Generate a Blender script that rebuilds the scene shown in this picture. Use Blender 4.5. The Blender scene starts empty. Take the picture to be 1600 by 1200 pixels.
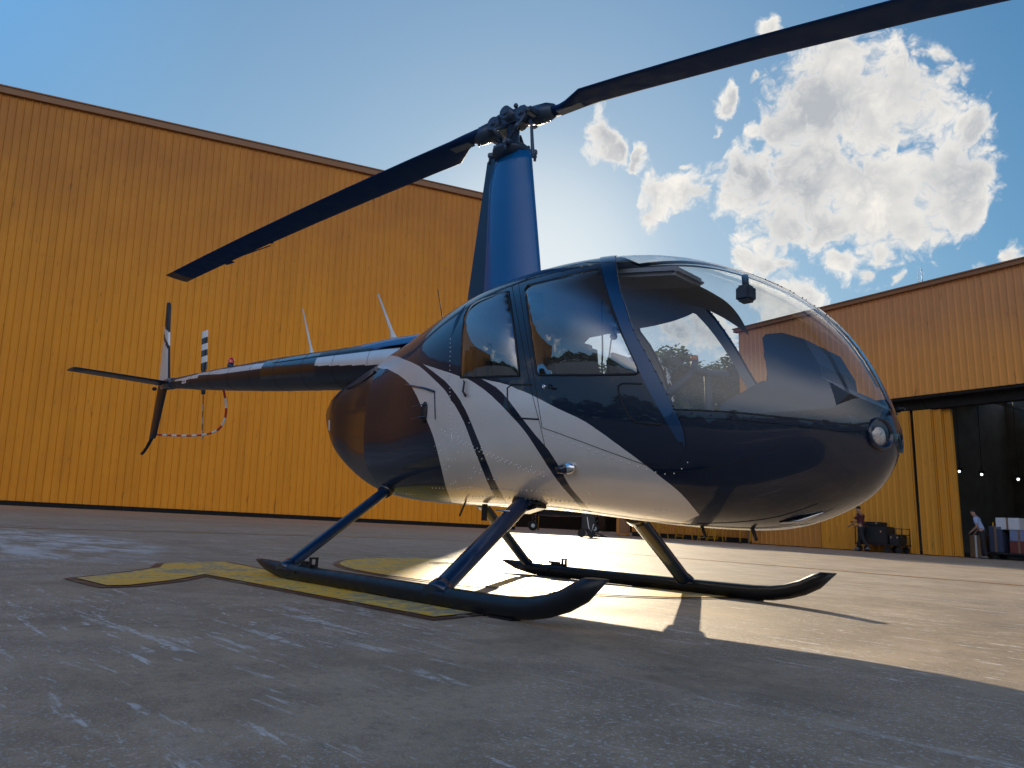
import bpy, bmesh, math, random
import numpy as np
from mathutils import Vector, Matrix, geometry
random.seed(7)
R = math.radians
C = bpy.context.scene.collection

# ---------------------------------------------------------------- measured shape of the helicopter hull
# columns: x, top z, bottom z, half width, z of widest point, upper and lower roundness exponents
HK = np.array([[-2.1, 1.252, 1.266, 0.0, 1.22, 2.0, 2.0],
 [-2.04, 1.308, 1.134, 0.055, 1.22, 2.1, 2.1],
 [-1.85, 1.366, 0.937, 0.154, 1.2, 2.3, 2.2],
 [-1.55, 1.446, 0.764, 0.284, 1.15, 2.5, 2.4],
 [-1.25, 1.535, 0.631, 0.343, 1.1, 2.5, 2.6],
 [-0.78, 1.625, 0.529, 0.509, 1.04, 2.5, 2.8],
 [-0.45, 1.728, 0.504, 0.55, 1.02, 2.5, 2.8],
 [-0.15, 1.807, 0.497, 0.6, 1.05, 2.6, 2.8],
 [0.25, 1.877, 0.489, 0.635, 1.08, 2.85, 2.8],
 [0.65, 1.905, 0.479, 0.645, 1.09, 2.95, 2.8],
 [1.05, 1.896, 0.452, 0.64, 1.07, 2.85, 2.7],
 [1.4, 1.847, 0.427, 0.615, 1.02, 2.6, 2.6],
 [1.7, 1.742, 0.418, 0.569, 0.95, 2.4, 2.5],
 [1.95, 1.602, 0.434, 0.501, 0.9, 2.2, 2.4],
 [2.15, 1.44, 0.494, 0.413, 0.88, 2.1, 2.2],
 [2.3, 1.25, 0.575, 0.321, 0.87, 2.0, 2.1],
 [2.41, 1.029, 0.691, 0.154, 0.86, 2.0, 2.0],
 [2.463, 0.795, 0.874, 0.0, 0.85, 2.0, 2.0]])
HP = {
 'rear_window': [[0.339,3.4],[0.334,6.1],[0.327,9.4],[0.319,12.8],[0.309,16.7],[0.294,21.2],[0.278,26.2],[0.253,32.3],[0.248,37.8],[0.331,41.9],[0.407,41.3],[0.477,41.2],[0.594,39.4],[0.643,32.1],[0.678,26.5],[0.706,21.8],[0.729,17.8],[0.748,14.2],[0.765,11.0],[0.779,8.1],[0.793,5.5],[0.805,3.4],[0.816,1.6],[0.754,1.7],[0.69,1.8],[0.624,2.0],[0.556,2.2],[0.486,2.5],[0.414,2.9]],
 'front_window': [[0.735,37.6],[0.738,40.6],[0.804,40.7],[0.867,41.0],[0.926,41.6],[0.983,42.3],[1.037,43.3],[1.087,44.5],[1.136,45.9],[1.182,47.5],[1.204,46.3],[1.255,38.9],[1.295,33.3],[1.323,29.5],[1.349,26.2],[1.373,23.2],[1.395,20.4],[1.415,17.8],[1.435,15.3],[1.46,12.9],[1.483,10.6],[1.506,8.5],[1.528,6.5],[1.533,5.0],[1.517,4.4],[1.477,3.9],[1.437,3.5],[1.396,3.1],[1.354,2.8],[1.311,2.5],[1.267,2.2],[1.218,2.0],[1.167,1.9],[1.116,1.7],[1.062,1.7],[1.008,1.6],[0.952,1.6],[0.933,2.2],[0.921,4.1],[0.908,6.3],[0.895,8.8],[0.88,11.7],[0.863,15.0],[0.843,18.6],[0.82,22.8],[0.785,29.2]],
 'wind_left': [[1.214,61.5],[1.277,51.1],[1.323,42.5],[1.357,36.5],[1.383,32.4],[1.408,29.0],[1.431,25.9],[1.45,23.1],[1.469,20.5],[1.491,17.8],[1.514,15.6],[1.539,13.4],[1.564,11.3],[1.586,9.4],[1.612,7.2],[1.635,5.3],[1.656,3.4],[1.676,1.6],[1.693,0.1],[1.705,-1.1]],
 'wind_sill': [[1.705,-1.1],[1.73,-0.9],[1.765,-0.6],[1.804,-0.3],[1.84,-0.1],[1.873,0.0],[1.905,0.2],[1.937,0.3],[1.968,0.4],[1.999,0.5],[2.029,0.5],[2.058,0.5],[2.087,0.4],[2.115,0.4],[2.144,0.3],[2.172,0.2],[2.2,0.1],[2.228,-0.1],[2.255,-0.3],[2.281,-0.6],[2.302,-0.7],[2.336,-0.8],[2.363,-0.2],[2.387,2.8],[2.405,6.9]],
 'sill_low': [[1.723,-3.3],[1.746,-3.0],[1.778,-2.8],[1.814,-2.4],[1.854,-2.1],[1.894,-1.8],[1.932,-1.6],[1.968,-1.6],[1.998,-1.6],[2.029,-1.7],[2.059,-1.9],[2.09,-2.1],[2.119,-2.5],[2.148,-2.9],[2.174,-3.3],[2.199,-3.7],[2.234,-4.3],[2.265,-5.1],[2.292,-5.8],[2.316,-6.4],[2.337,-6.7],[2.367,-6.2],[2.392,-4.7],[2.409,-3.1]],
 'band_left': [[1.157,54.9],[1.204,47.9],[1.25,40.7],[1.296,34.0],[1.32,30.7],[1.345,27.3],[1.37,24.0],[1.395,21.0],[1.417,18.2],[1.437,15.8],[1.459,13.3],[1.48,11.0],[1.501,9.0],[1.52,7.1],[1.539,5.4],[1.562,3.6],[1.584,1.9],[1.605,0.6],[1.624,-0.3],[1.647,-2.3],[1.666,-4.6],[1.684,-6.8],[1.707,-10.4],[1.723,-13.1]],
 'band_right': [[1.214,61.5],[1.27,52.0],[1.315,43.7],[1.357,36.5],[1.379,33.0],[1.404,29.4],[1.428,26.0],[1.451,22.8],[1.472,20.1],[1.491,17.8],[1.517,15.1],[1.542,13.0],[1.565,11.1],[1.586,9.4],[1.611,7.2],[1.634,5.3],[1.656,3.4],[1.677,1.7],[1.697,0.2],[1.714,-1.3],[1.735,-4.4],[1.75,-7.8],[1.754,-12.1],[1.752,-15.7]],
 's1_left': [[-0.819,36.7],[-0.616,28.6],[-0.407,18.7],[-0.286,12.9],[-0.186,8.0],[-0.09,2.4],[-0.047,0.3],[-0.002,-1.6],[0.036,-4.8],[0.072,-8.7],[0.1,-13.1],[0.115,-17.3],[0.124,-22.5],[0.124,-28.3],[0.113,-35.2],[0.085,-43.4],[0.042,-51.9],[-0.044,-64.6],[-0.19,-78.7]],
 's1_right': [[-0.762,50.8],[-0.407,28.6],[-0.25,21.1],[-0.119,15.1],[-0.024,10.4],[0.055,6.7],[0.131,3.7],[0.198,1.5],[0.25,0.1],[0.297,-1.2],[0.344,-4.1],[0.388,-8.2],[0.414,-12.1],[0.436,-16.7],[0.453,-21.6],[0.465,-26.6],[0.473,-31.9],[0.474,-37.2],[0.462,-45.1],[0.439,-53.1],[0.361,-69.9]],
 's2_left': [[-0.074,14.9],[0.061,8.7],[0.19,3.9],[0.248,1.9],[0.302,0.4],[0.351,-0.6],[0.397,-3.3],[0.426,-6.0],[0.454,-9.4],[0.478,-13.2],[0.499,-17.3],[0.516,-21.8],[0.528,-26.4],[0.536,-33.8],[0.531,-41.2],[0.509,-52.8],[0.427,-69.3]],
 's2_top': [[-0.074,14.9],[0.045,10.8],[0.18,7.0],[0.264,5.1],[0.343,3.5],[0.397,2.7]],
 's2_right': [[0.397,2.7],[0.46,1.5],[0.539,0.3],[0.608,-0.5],[0.673,-2.6],[0.73,-5.3],[0.78,-8.2],[0.823,-11.0],[0.863,-14.4],[0.89,-17.4],[0.915,-20.9],[0.937,-24.5],[0.956,-28.2],[0.971,-32.2],[0.984,-36.0],[0.996,-40.7],[1.008,-46.2],[1.016,-50.9],[1.017,-57.4],[1.001,-65.2],[0.965,-73.1]],
 's3_left': [[0.518,2.0],[0.574,1.1],[0.641,0.3],[0.695,-0.3],[0.745,-2.1],[0.793,-4.8],[0.84,-8.1],[0.888,-11.9],[0.932,-15.9],[0.968,-19.1],[1.001,-22.6],[1.022,-26.1],[1.04,-30.2],[1.053,-34.3],[1.057,-39.5],[1.061,-45.6],[1.067,-50.4],[1.068,-56.9],[1.055,-64.5],[1.023,-72.2]],
 's3_top': [[0.518,2.0],[0.582,1.4],[0.67,0.8],[0.749,0.3],[0.805,0.0],[0.853,-0.3],[0.905,-1.0],[0.963,-2.1],[1.023,-3.5],[1.082,-5.0],[1.125,-6.0],[1.166,-7.0],[1.21,-8.1],[1.256,-9.6],[1.29,-11.0],[1.326,-12.7],[1.363,-14.5],[1.398,-16.5],[1.431,-18.4],[1.461,-20.3],[1.493,-22.4],[1.522,-24.6],[1.548,-26.7],[1.573,-28.9],[1.595,-31.1],[1.62,-33.9],[1.643,-36.6],[1.662,-39.5],[1.678,-42.7],[1.692,-48.3],[1.697,-55.0],[1.695,-60.6]],
 's3_end': [[1.695,-60.6],[1.624,-66.4],[1.532,-74.7]],
 'door_rear_front': [[0.586,44.8],[0.63,38.9],[0.672,32.8],[0.71,27.1],[0.742,22.0],[0.77,17.6],[0.792,13.9],[0.812,10.7],[0.83,7.8],[0.847,5.3],[0.863,3.1],[0.878,1.5],[0.892,0.3],[0.909,-0.6],[0.925,-2.6],[0.94,-5.0],[0.953,-7.6],[0.964,-10.3],[0.976,-14.7],[0.983,-19.0],[0.985,-22.0]],
 'door_front_rear': [[0.633,45.7],[0.677,39.4],[0.719,33.0],[0.757,27.1],[0.788,21.8],[0.814,17.3],[0.835,13.6],[0.854,10.5],[0.871,7.7],[0.887,5.2],[0.902,3.1],[0.916,1.5],[0.928,0.3],[0.942,-0.9],[0.956,-3.6],[0.967,-6.9],[0.975,-10.0],[0.979,-12.4]],
 'door_bottom': [[0.979,-12.4],[1.018,-13.3],[1.072,-14.5],[1.131,-15.9],[1.188,-17.3],[1.23,-18.3],[1.273,-19.4],[1.316,-20.5],[1.357,-21.5],[1.396,-22.5],[1.444,-23.7],[1.49,-25.0],[1.532,-26.1],[1.568,-26.9],[1.618,-27.5],[1.656,-26.8],[1.724,-21.7],[1.752,-15.7]],
 'rear_seam': [[0.237,4.3],[0.243,2.7],[0.25,0.9],[0.257,-0.2],[0.264,-2.5],[0.27,-5.8],[0.274,-9.8],[0.274,-14.0],[0.272,-17.0]],
 'rear_seam_up': [[0.183,20.6],[0.196,17.4],[0.212,13.2],[0.224,9.2],[0.232,6.1],[0.237,4.3]],
 'low_seam': [[0.184,-10.4],[0.243,-12.6],[0.323,-15.7],[0.404,-18.8],[0.463,-21.1],[0.524,-23.3],[0.584,-25.6],[0.64,-27.8],[0.698,-29.9],[0.756,-32.1],[0.807,-34.0],[0.847,-35.5],[0.905,-37.3],[0.959,-34.9]],
 'vent_rear': [[0.902,0.3],[0.833,0.3],[0.763,0.4],[0.73,0.1],[0.735,-1.9],[0.757,-6.1],[0.79,-8.2],[0.848,-8.5],[0.905,-8.8],[0.96,-9.0]],
 'vent_front': [[1.551,2.5],[1.502,2.1],[1.452,1.7],[1.433,1.1],[1.433,0.2],[1.449,-0.8],[1.465,-2.6],[1.495,-6.0],[1.527,-7.5],[1.568,-7.4],[1.608,-7.2],[1.648,-7.0]],
 'lock': [[0.9898,0.09]],
 'handle': [[1.032,0.3],[1.032,0.0],[1.062,0.0]],
 'fairing': [[1.1052,-31.98]],
 'nose_seam': [[1.639,-29.5],[1.666,-29.1],[1.704,-28.5],[1.747,-27.8],[1.789,-26.8],[1.821,-25.9],[1.854,-25.0],[1.887,-23.9],[1.921,-22.8],[1.955,-21.6],[1.985,-20.4],[2.019,-18.9],[2.052,-17.4],[2.083,-16.0],[2.108,-14.8],[2.127,-13.9]],
 'belly_seam': [[1.623,-73.3],[1.661,-72.1],[1.711,-70.7],[1.765,-69.5],[1.818,-68.5],[1.863,-67.7],[1.901,-67.1],[1.936,-66.7],[1.969,-66.4],[2.0,-66.1],[2.031,-65.9],[2.065,-65.4],[2.101,-64.8],[2.134,-64.3],[2.163,-64.0],[2.182,-64.0]],
 'inlet': [[0.009,-0.99]],
 'crease': [[-1.005,46.3],[-0.827,30.9],[-0.754,21.7],[-0.723,14.4],[-0.704,8.4],[-0.694,3.8],[-0.687,0.6],[-0.681,-1.4],[-0.677,-4.9],[-0.674,-9.3],[-0.675,-14.3],[-0.682,-22.0],[-0.704,-31.4],[-0.75,-41.7],[-0.838,-51.8]],
 'light': [[2.4368,-8.22]],
 'light2': [[2.4561,-53.16]],
 'sticker': [[-1.6549,-10.98]],
 'slot': [[-1.6176,41.04]],
 'latch': [[0.031,0.1],[0.037,-1.5],[0.042,-4.3]],
 'naca': [[2.1234,-76.61]],
 'jstep': [[0.39,1.24]],
 'tri': [[0.0894,-48.35]],
}
SUN_E, SKY_S, SKY_DUST, CLOUD_S = 5.0, .25, .4, .95
SKY_T, SKY_K, FILL_GLOW, ZEN, AUR = (.58, .83, 1.08), .22, (4.9, 4.1, 3.1), .08, (.8, .62, .36)
G0, G1, G2, G3, G_R, G_S = (.185, .134, .086), (.325, .238, .150), (.46, .337, .214), (.54, .40, .263), .60, .40

HX0, HX1 = HK[0, 0], HK[-1, 0]
CREASE = 5

# ---------------------------------------------------------------- helpers
class MB:
    """collects vertices and faces for one mesh"""
    def __init__(self):
        self.v = []; self.f = []; self.m = []; self.s = []
    def add(self, verts, faces, mat=0, smooth=True):
        b = len(self.v)
        self.v += [tuple(float(c) for c in p) for p in verts]
        for f in faces:
            self.f.append(tuple(i + b for i in f)); self.m.append(mat); self.s.append(smooth)
        return self
    def box(self, c, size, rot=None, mat=0, bevel=0.0):
        bm = bmesh.new(); bmesh.ops.create_cube(bm, size=1.0)
        bmesh.ops.scale(bm, vec=Vector(size), verts=bm.verts)
        if bevel > 0:
            bmesh.ops.bevel(bm, geom=bm.edges[:], offset=bevel, segments=2, affect='EDGES')
        M = Matrix.Translation(Vector(c)) @ (rot.to_4x4() if rot is not None else Matrix.Identity(4))
        bmesh.ops.transform(bm, matrix=M, verts=bm.verts)
        bm.verts.index_update()
        self.add([v.co for v in bm.verts], [[v.index for v in f.verts] for f in bm.faces], mat, False)
        bm.free(); return self
    def tube(self, pts, rad, seg=12, caps=True, mat=0, squash=None, smooth=True, mats=None):
        """swept round (or squashed) tube through pts"""
        pts = [Vector(p) for p in pts]; n = len(pts)
        rad = rad if isinstance(rad, (list, tuple)) else [rad] * n
        V = []; F = []; ref = None; MM = []
        for i, p in enumerate(pts):
            t = (pts[min(i + 1, n - 1)] - pts[max(i - 1, 0)]).normalized()
            if ref is None:
                ref = Vector((0, 0, 1)) if abs(t.z) < .9 else Vector((1, 0, 0))
                if squash: ref = Vector(squash[2])
            a = (ref - t * ref.dot(t)).normalized(); b = t.cross(a); ref = a
            ra = rad[i] * (squash[0] if squash else 1); rb = rad[i] * (squash[1] if squash else 1)
            for k in range(seg):
                w = 2 * math.pi * k / seg
                V.append(p + a * math.cos(w) * ra + b * math.sin(w) * rb)
        for i in range(n - 1):
            for k in range(seg):
                k2 = (k + 1) % seg
                F.append((i * seg + k, i * seg + k2, (i + 1) * seg + k2, (i + 1) * seg + k))
                MM.append(mats[i] if mats else mat)
        base = len(self.v)
        self.add(V, F, mat, smooth)
        if mats: self.m[-len(F):] = MM
        if caps:
            self.f.append(tuple(base + k for k in reversed(range(seg)))); self.m.append(mat); self.s.append(False)
            self.f.append(tuple(base + (n - 1) * seg + k for k in range(seg))); self.m.append(mat); self.s.append(False)
        return self
    def lathe(self, c, axis, prof, seg=20, mat=0, smooth=True):
        """prof: (distance along axis, radius)"""
        ax = Vector(axis).normalized(); c = Vector(c)
        return self.tube([c + ax * d for d, r in prof], [max(r, 1e-4) for d, r in prof], seg, True, mat, None, smooth) if len(set(d for d, r in prof)) == len(prof) else self._lathe(c, ax, prof, seg, mat, smooth)
    def _lathe(self, c, ax, prof, seg=20, mat=0, smooth=True):
        ax = Vector(ax).normalized(); c = Vector(c)
        ref = Vector((0, 0, 1)) if abs(ax.z) < .9 else Vector((1, 0, 0))
        a = (ref - ax * ref.dot(ax)).normalized(); b = ax.cross(a); V = []; F = []
        for d, r in prof:
            r = max(r, 1e-4)
            for k in range(seg):
                w = 2 * math.pi * k / seg
                V.append(c + ax * d + a * math.cos(w) * r + b * math.sin(w) * r)
        for i in range(len(prof) - 1):
            for k in range(seg):
                k2 = (k + 1) % seg
                F.append((i * seg + k, i * seg + k2, (i + 1) * seg + k2, (i + 1) * seg + k))
        return self.add(V, F, mat, smooth)
    def prism(self, poly, z0, z1, M=None, mat=0):
        """extrude a flat polygon (list of 2D points) between two heights"""
        n = len(poly); V = [Vector((p[0], p[1], z0)) for p in poly] + [Vector((p[0], p[1], z1)) for p in poly]
        if M is not None: V = [M @ v for v in V]
        F = [tuple(reversed(range(n))), tuple(range(n, 2 * n))] + [(i, (i + 1) % n, n + (i + 1) % n, n + i) for i in range(n)]
        return self.add(V, F, mat, False)
    def ball(self, c, r, seg=10, mat=0, scale=(1, 1, 1)):
        V = []; F = []; rings = max(4, seg // 2)
        for i in range(rings + 1):
            a = math.pi * i / rings
            for k in range(seg):
                w = 2 * math.pi * k / seg
                V.append((c[0] + r * scale[0] * max(math.sin(a), 1e-3) * math.cos(w), c[1] + r * scale[1] * max(math.sin(a), 1e-3) * math.sin(w), c[2] + r * scale[2] * math.cos(a)))
        for i in range(rings):
            for k in range(seg):
                k2 = (k + 1) % seg
                F.append((i * seg + k, (i + 1) * seg + k, (i + 1) * seg + k2, i * seg + k2))
        return self.add(V, F, mat, True)

def build(name, mb, mats, parent=None, normals=None):
    me = bpy.data.meshes.new(name)
    me.from_pydata(mb.v, [], mb.f)
    mats = mats if isinstance(mats, (list, tuple)) else [mats]
    for m in mats: me.materials.append(m)
    me.polygons.foreach_set('material_index', mb.m)
    me.polygons.foreach_set('use_smooth', mb.s)
    me.update()
    if normals is not None:
        me.normals_split_custom_set_from_vertices([tuple(n) for n in normals])
    o = bpy.data.objects.new(name, me); C.objects.link(o)
    if parent is not None: o.parent = parent
    return o

def tag(o, label, cat, group=None):
    o['label'] = label; o['category'] = cat
    if group: o['group'] = group
    return o
def thing(name, label, cat, loc=(0, 0, 0), rz=0.0, group=None):
    o = bpy.data.objects.new(name, None); C.objects.link(o)
    o.location = loc; o.rotation_euler = (0, 0, rz); o.empty_display_size = .2
    return tag(o, label, cat, group)
def struct(o):
    o['kind'] = 'structure'; return o
def dup(root, loc, rz, label, group=None):
    r = root.copy(); C.objects.link(r); r.location = loc; r.rotation_euler = (0, 0, rz); r['label'] = label
    if group: r['group'] = group
    for ch in list(root.children):
        c2 = ch.copy(); C.objects.link(c2); c2.parent = r
        for g in list(ch.children):
            d = g.copy(); C.objects.link(d); d.parent = c2
    return r

# ---------------------------------------------------------------- materials
def N(nt, t, **kw):
    n = nt.nodes.new(t)
    for k, v in kw.items():
        if k in ('op', 'operation'): n.operation = v
        elif k == 'ins':
            for i, val in v.items():
                if hasattr(val, 'is_linked') or hasattr(val, 'links'): nt.links.new(val, n.inputs[i])
                else: n.inputs[i].default_value = val
        else: setattr(n, k, v)
    return n
def math_(nt, op, a, b=0.0, c=None, clamp=False):
    n = nt.nodes.new('ShaderNodeMath'); n.operation = op; n.use_clamp = clamp
    for i, v in enumerate((a, b) if c is None else (a, b, c)):
        if isinstance(v, (int, float)): n.inputs[i].default_value = v
        else: nt.links.new(v, n.inputs[i])
    return n.outputs[0]
def smooth(nt, v, lo, hi, a=0.0, b=1.0):
    n = nt.nodes.new('ShaderNodeMapRange'); n.interpolation_type = 'SMOOTHSTEP'
    nt.links.new(v, n.inputs[0])
    for i, x in enumerate((lo, hi, a, b)): n.inputs[i + 1].default_value = x
    return n.outputs[0]
def noise(nt, vec, scale, detail=4.0, rough=.55, dist=0.0):
    n = nt.nodes.new('ShaderNodeTexNoise')
    nt.links.new(vec, n.inputs['Vector'])
    n.inputs['Scale'].default_value = scale; n.inputs['Detail'].default_value = detail
    n.inputs['Roughness'].default_value = rough; n.inputs['Distortion'].default_value = dist
    return n.outputs['Fac']
def mapping(nt, vec, scale=(1, 1, 1), rot=(0, 0, 0), loc=(0, 0, 0)):
    n = nt.nodes.new('ShaderNodeMapping'); nt.links.new(vec, n.inputs['Vector'])
    n.inputs['Scale'].default_value = scale; n.inputs['Rotation'].default_value = rot; n.inputs['Location'].default_value = loc
    return n.outputs[0]
def mix(nt, fac, a, b, blend='MIX'):
    n = nt.nodes.new('ShaderNodeMix'); n.data_type = 'RGBA'; n.blend_type = blend
    if isinstance(fac, (int, float)): n.inputs[0].default_value = fac
    else: nt.links.new(fac, n.inputs[0])
    for s, v in ((6, a), (7, b)):
        if isinstance(v, (tuple, list)): n.inputs[s].default_value = (*v[:3], 1)
        else: nt.links.new(v, n.inputs[s])
    return n.outputs[2]
def newmat(name):
    m = bpy.data.materials.new(name); m.use_nodes = True
    nt = m.node_tree; b = nt.nodes['Principled BSDF']
    tc = nt.nodes.new('ShaderNodeTexCoord')
    return m, nt, b, tc.outputs['Object']
def bump(nt, b, h, strength, dist=.01):
    n = nt.nodes.new('ShaderNodeBump'); n.inputs['Strength'].default_value = strength; n.inputs['Distance'].default_value = dist
    nt.links.new(h, n.inputs['Height']); nt.links.new(n.outputs[0], b.inputs['Normal'])
def simple(name, col, rough=.5, metal=0.0, coat=0.0, var=.12, scale=6.0, spec=.5, bmp=0.0, rvar=.08):
    m, nt, b, v = newmat(name)
    f = noise(nt, v, scale, 5)
    d = tuple(c * (1 - var) for c in col); l = tuple(min(c * (1 + var), 1) for c in col)
    nt.links.new(mix(nt, f, d, l), b.inputs['Base Color'])
    nt.links.new(smooth(nt, f, .3, .7, max(rough - rvar, 0.02), min(rough + rvar, 1)), b.inputs['Roughness'])
    b.inputs['Metallic'].default_value = metal
    b.inputs['Specular IOR Level'].default_value = spec
    b.inputs['Coat Weight'].default_value = coat; b.inputs['Coat Roughness'].default_value = .03
    if bmp: bump(nt, b, noise(nt, v, scale * 8, 3), bmp)
    return m

M = {}
def paint(name, col, rough, metal, coat=1.0):
    m, nt, b, v = newmat(name)
    f = noise(nt, v, 3.0, 6, .6)
    nt.links.new(mix(nt, f, tuple(c * .85 for c in col), tuple(c * 1.15 for c in col)), b.inputs['Base Color'])
    b.inputs['Roughness'].default_value = rough; b.inputs['Metallic'].default_value = metal
    b.inputs['Specular IOR Level'].default_value = .25
    b.inputs['Coat Weight'].default_value = coat; b.inputs['Coat IOR'].default_value = 1.5
    dust = noise(nt, v, 14.0, 6, .65)
    nt.links.new(smooth(nt, dust, .45, .8, .015, .10), b.inputs['Coat Roughness'])
    # slight unevenness of the sheet metal under the lacquer
    n = nt.nodes.new('ShaderNodeBump'); n.inputs['Strength'].default_value = .10; n.inputs['Distance'].default_value = .02
    nt.links.new(noise(nt, v, 4.0, 2, .5), n.inputs['Height']); nt.links.new(n.outputs[0], b.inputs['Coat Normal'])
    nt.links.new(n.outputs[0], b.inputs['Normal'])
    return m
M['black'] = paint('navy_black_lacquer', (.005, .013, .034), .30, .05, .8)
M['cowl'] = paint('black_cowl_lacquer', (.006, .010, .020), .36, .0, .28)
M['blue'] = paint('deep_blue_lacquer', (.004, .115, .34), .32, .0, .5)
M['band'] = paint('navy_band_lacquer', (.007, .045, .125), .3, .3)
M['silver'] = paint('silver_lacquer', (.78, .76, .75), .33, .35, .6)
M['blackstripe'] = paint('black_stripe_lacquer', (.004, .005, .010), .3, .0)
M['skid'] = simple('skid_black_paint', (.006, .008, .012), .42, 0, .1, .3, 20, .35)
M['strut'] = paint('strut_blue_lacquer', (.006, .026, .075), .30, .0, .7)
M['blade'] = simple('blade_dark_paint', (.006, .034, .125), .65, 0, 0, .2, 9, .15)
M['bladetip'] = simple('blade_tip_brown', (.10, .045, .02), .5)
M['hub'] = simple('hub_blue_grey_metal', (.040, .070, .12), .40, .35, 0, .35, 40)
M['steel'] = simple('bright_steel', (.55, .55, .56), .28, .95, 0, .2, 40)
M['chrome'] = simple('polished_metal', (.75, .75, .76), .12, 1.0, 0, .1, 20)
M['rubber'] = simple('black_rubber', (.012, .012, .013), .75, 0, 0, .3, 30)
M['white'] = simple('white_gloss', (.78, .78, .76), .35, 0, .3, .06, 10)
M['red'] = simple('red_gloss', (.55, .02, .015), .3, 0, .3, .1, 10)
M['redglass'] = simple('red_lens', (.65, .015, .01), .12, 0, 1.0, .1, 10)
M['seat'] = simple('dark_leather', (.055, .045, .040), .55, 0, 0, .25, 25, bmp=.15)
M['lining'] = simple('grey_cabin_lining', (.36, .37, .40), .8, 0, 0, .12, 30)
M['floor_in'] = simple('cabin_carpet', (.05, .05, .055), .95, 0, 0, .2, 60)
M['console'] = simple('console_vinyl', (.045, .058, .080), .6, 0, 0, .2, 40)
M['orangegrip'] = simple('orange_tape', (.55, .17, .03), .6)
M['seal'] = simple('dark_seal', (.006, .007, .010), .6)
M['rivet'] = simple('rivet_metal', (.85, .87, .9), .25, .8)

def glass(name, tint, ior=1.5, rough=0.0):
    m = bpy.data.materials.new(name); m.use_nodes = True; nt = m.node_tree; nt.nodes.clear()
    o = nt.nodes.new('ShaderNodeOutputMaterial'); t = nt.nodes.new('ShaderNodeBsdfTransparent'); g = nt.nodes.new('ShaderNodeBsdfGlossy')
    fr = nt.nodes.new('ShaderNodeFresnel'); geo = nt.nodes.new('ShaderNodeNewGeometry')
    nt.links.new(smooth(nt, geo.outputs['Backfacing'], 0, 1, ior, 1 / ior), fr.inputs['IOR'])
    tc = nt.nodes.new('ShaderNodeTexCoord')
    bp = nt.nodes.new('ShaderNodeBump'); bp.inputs['Strength'].default_value = .06; bp.inputs['Distance'].default_value = .02
    nt.links.new(noise(nt, tc.outputs['Object'], 5.0, 2), bp.inputs['Height'])
    for s in (g.inputs['Normal'], fr.inputs['Normal']): nt.links.new(bp.outputs[0], s)
    dirt = noise(nt, tc.outputs['Object'], 9.0, 6, .65)
    t.inputs['Color'].default_value = (*tint, 1); g.inputs['Roughness'].default_value = rough
    g.inputs['Color'].default_value = (.95, .97, 1, 1)
    df = nt.nodes.new('ShaderNodeBsdfDiffuse'); df.inputs['Color'].default_value = (.5, .5, .48, 1)
    mx = nt.nodes.new('ShaderNodeMixShader'); mx2 = nt.nodes.new('ShaderNodeMixShader')
    nt.links.new(smooth(nt, dirt, .5, .85, .003, .03), mx2.inputs[0])
    nt.links.new(fr.outputs[0], mx.inputs[0]); nt.links.new(t.outputs[0], mx.inputs[1]); nt.links.new(g.outputs[0], mx.inputs[2])
    nt.links.new(mx.outputs[0], mx2.inputs[1]); nt.links.new(df.outputs[0], mx2.inputs[2])
    nt.links.new(mx2.outputs[0], o.inputs[0])
    return m
M['glass'] = glass('windshield_acrylic', (.92, .95, .97), 1.75)
M['glassd'] = glass('door_acrylic_tinted', (.88, .91, .93), 2.9)

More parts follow.
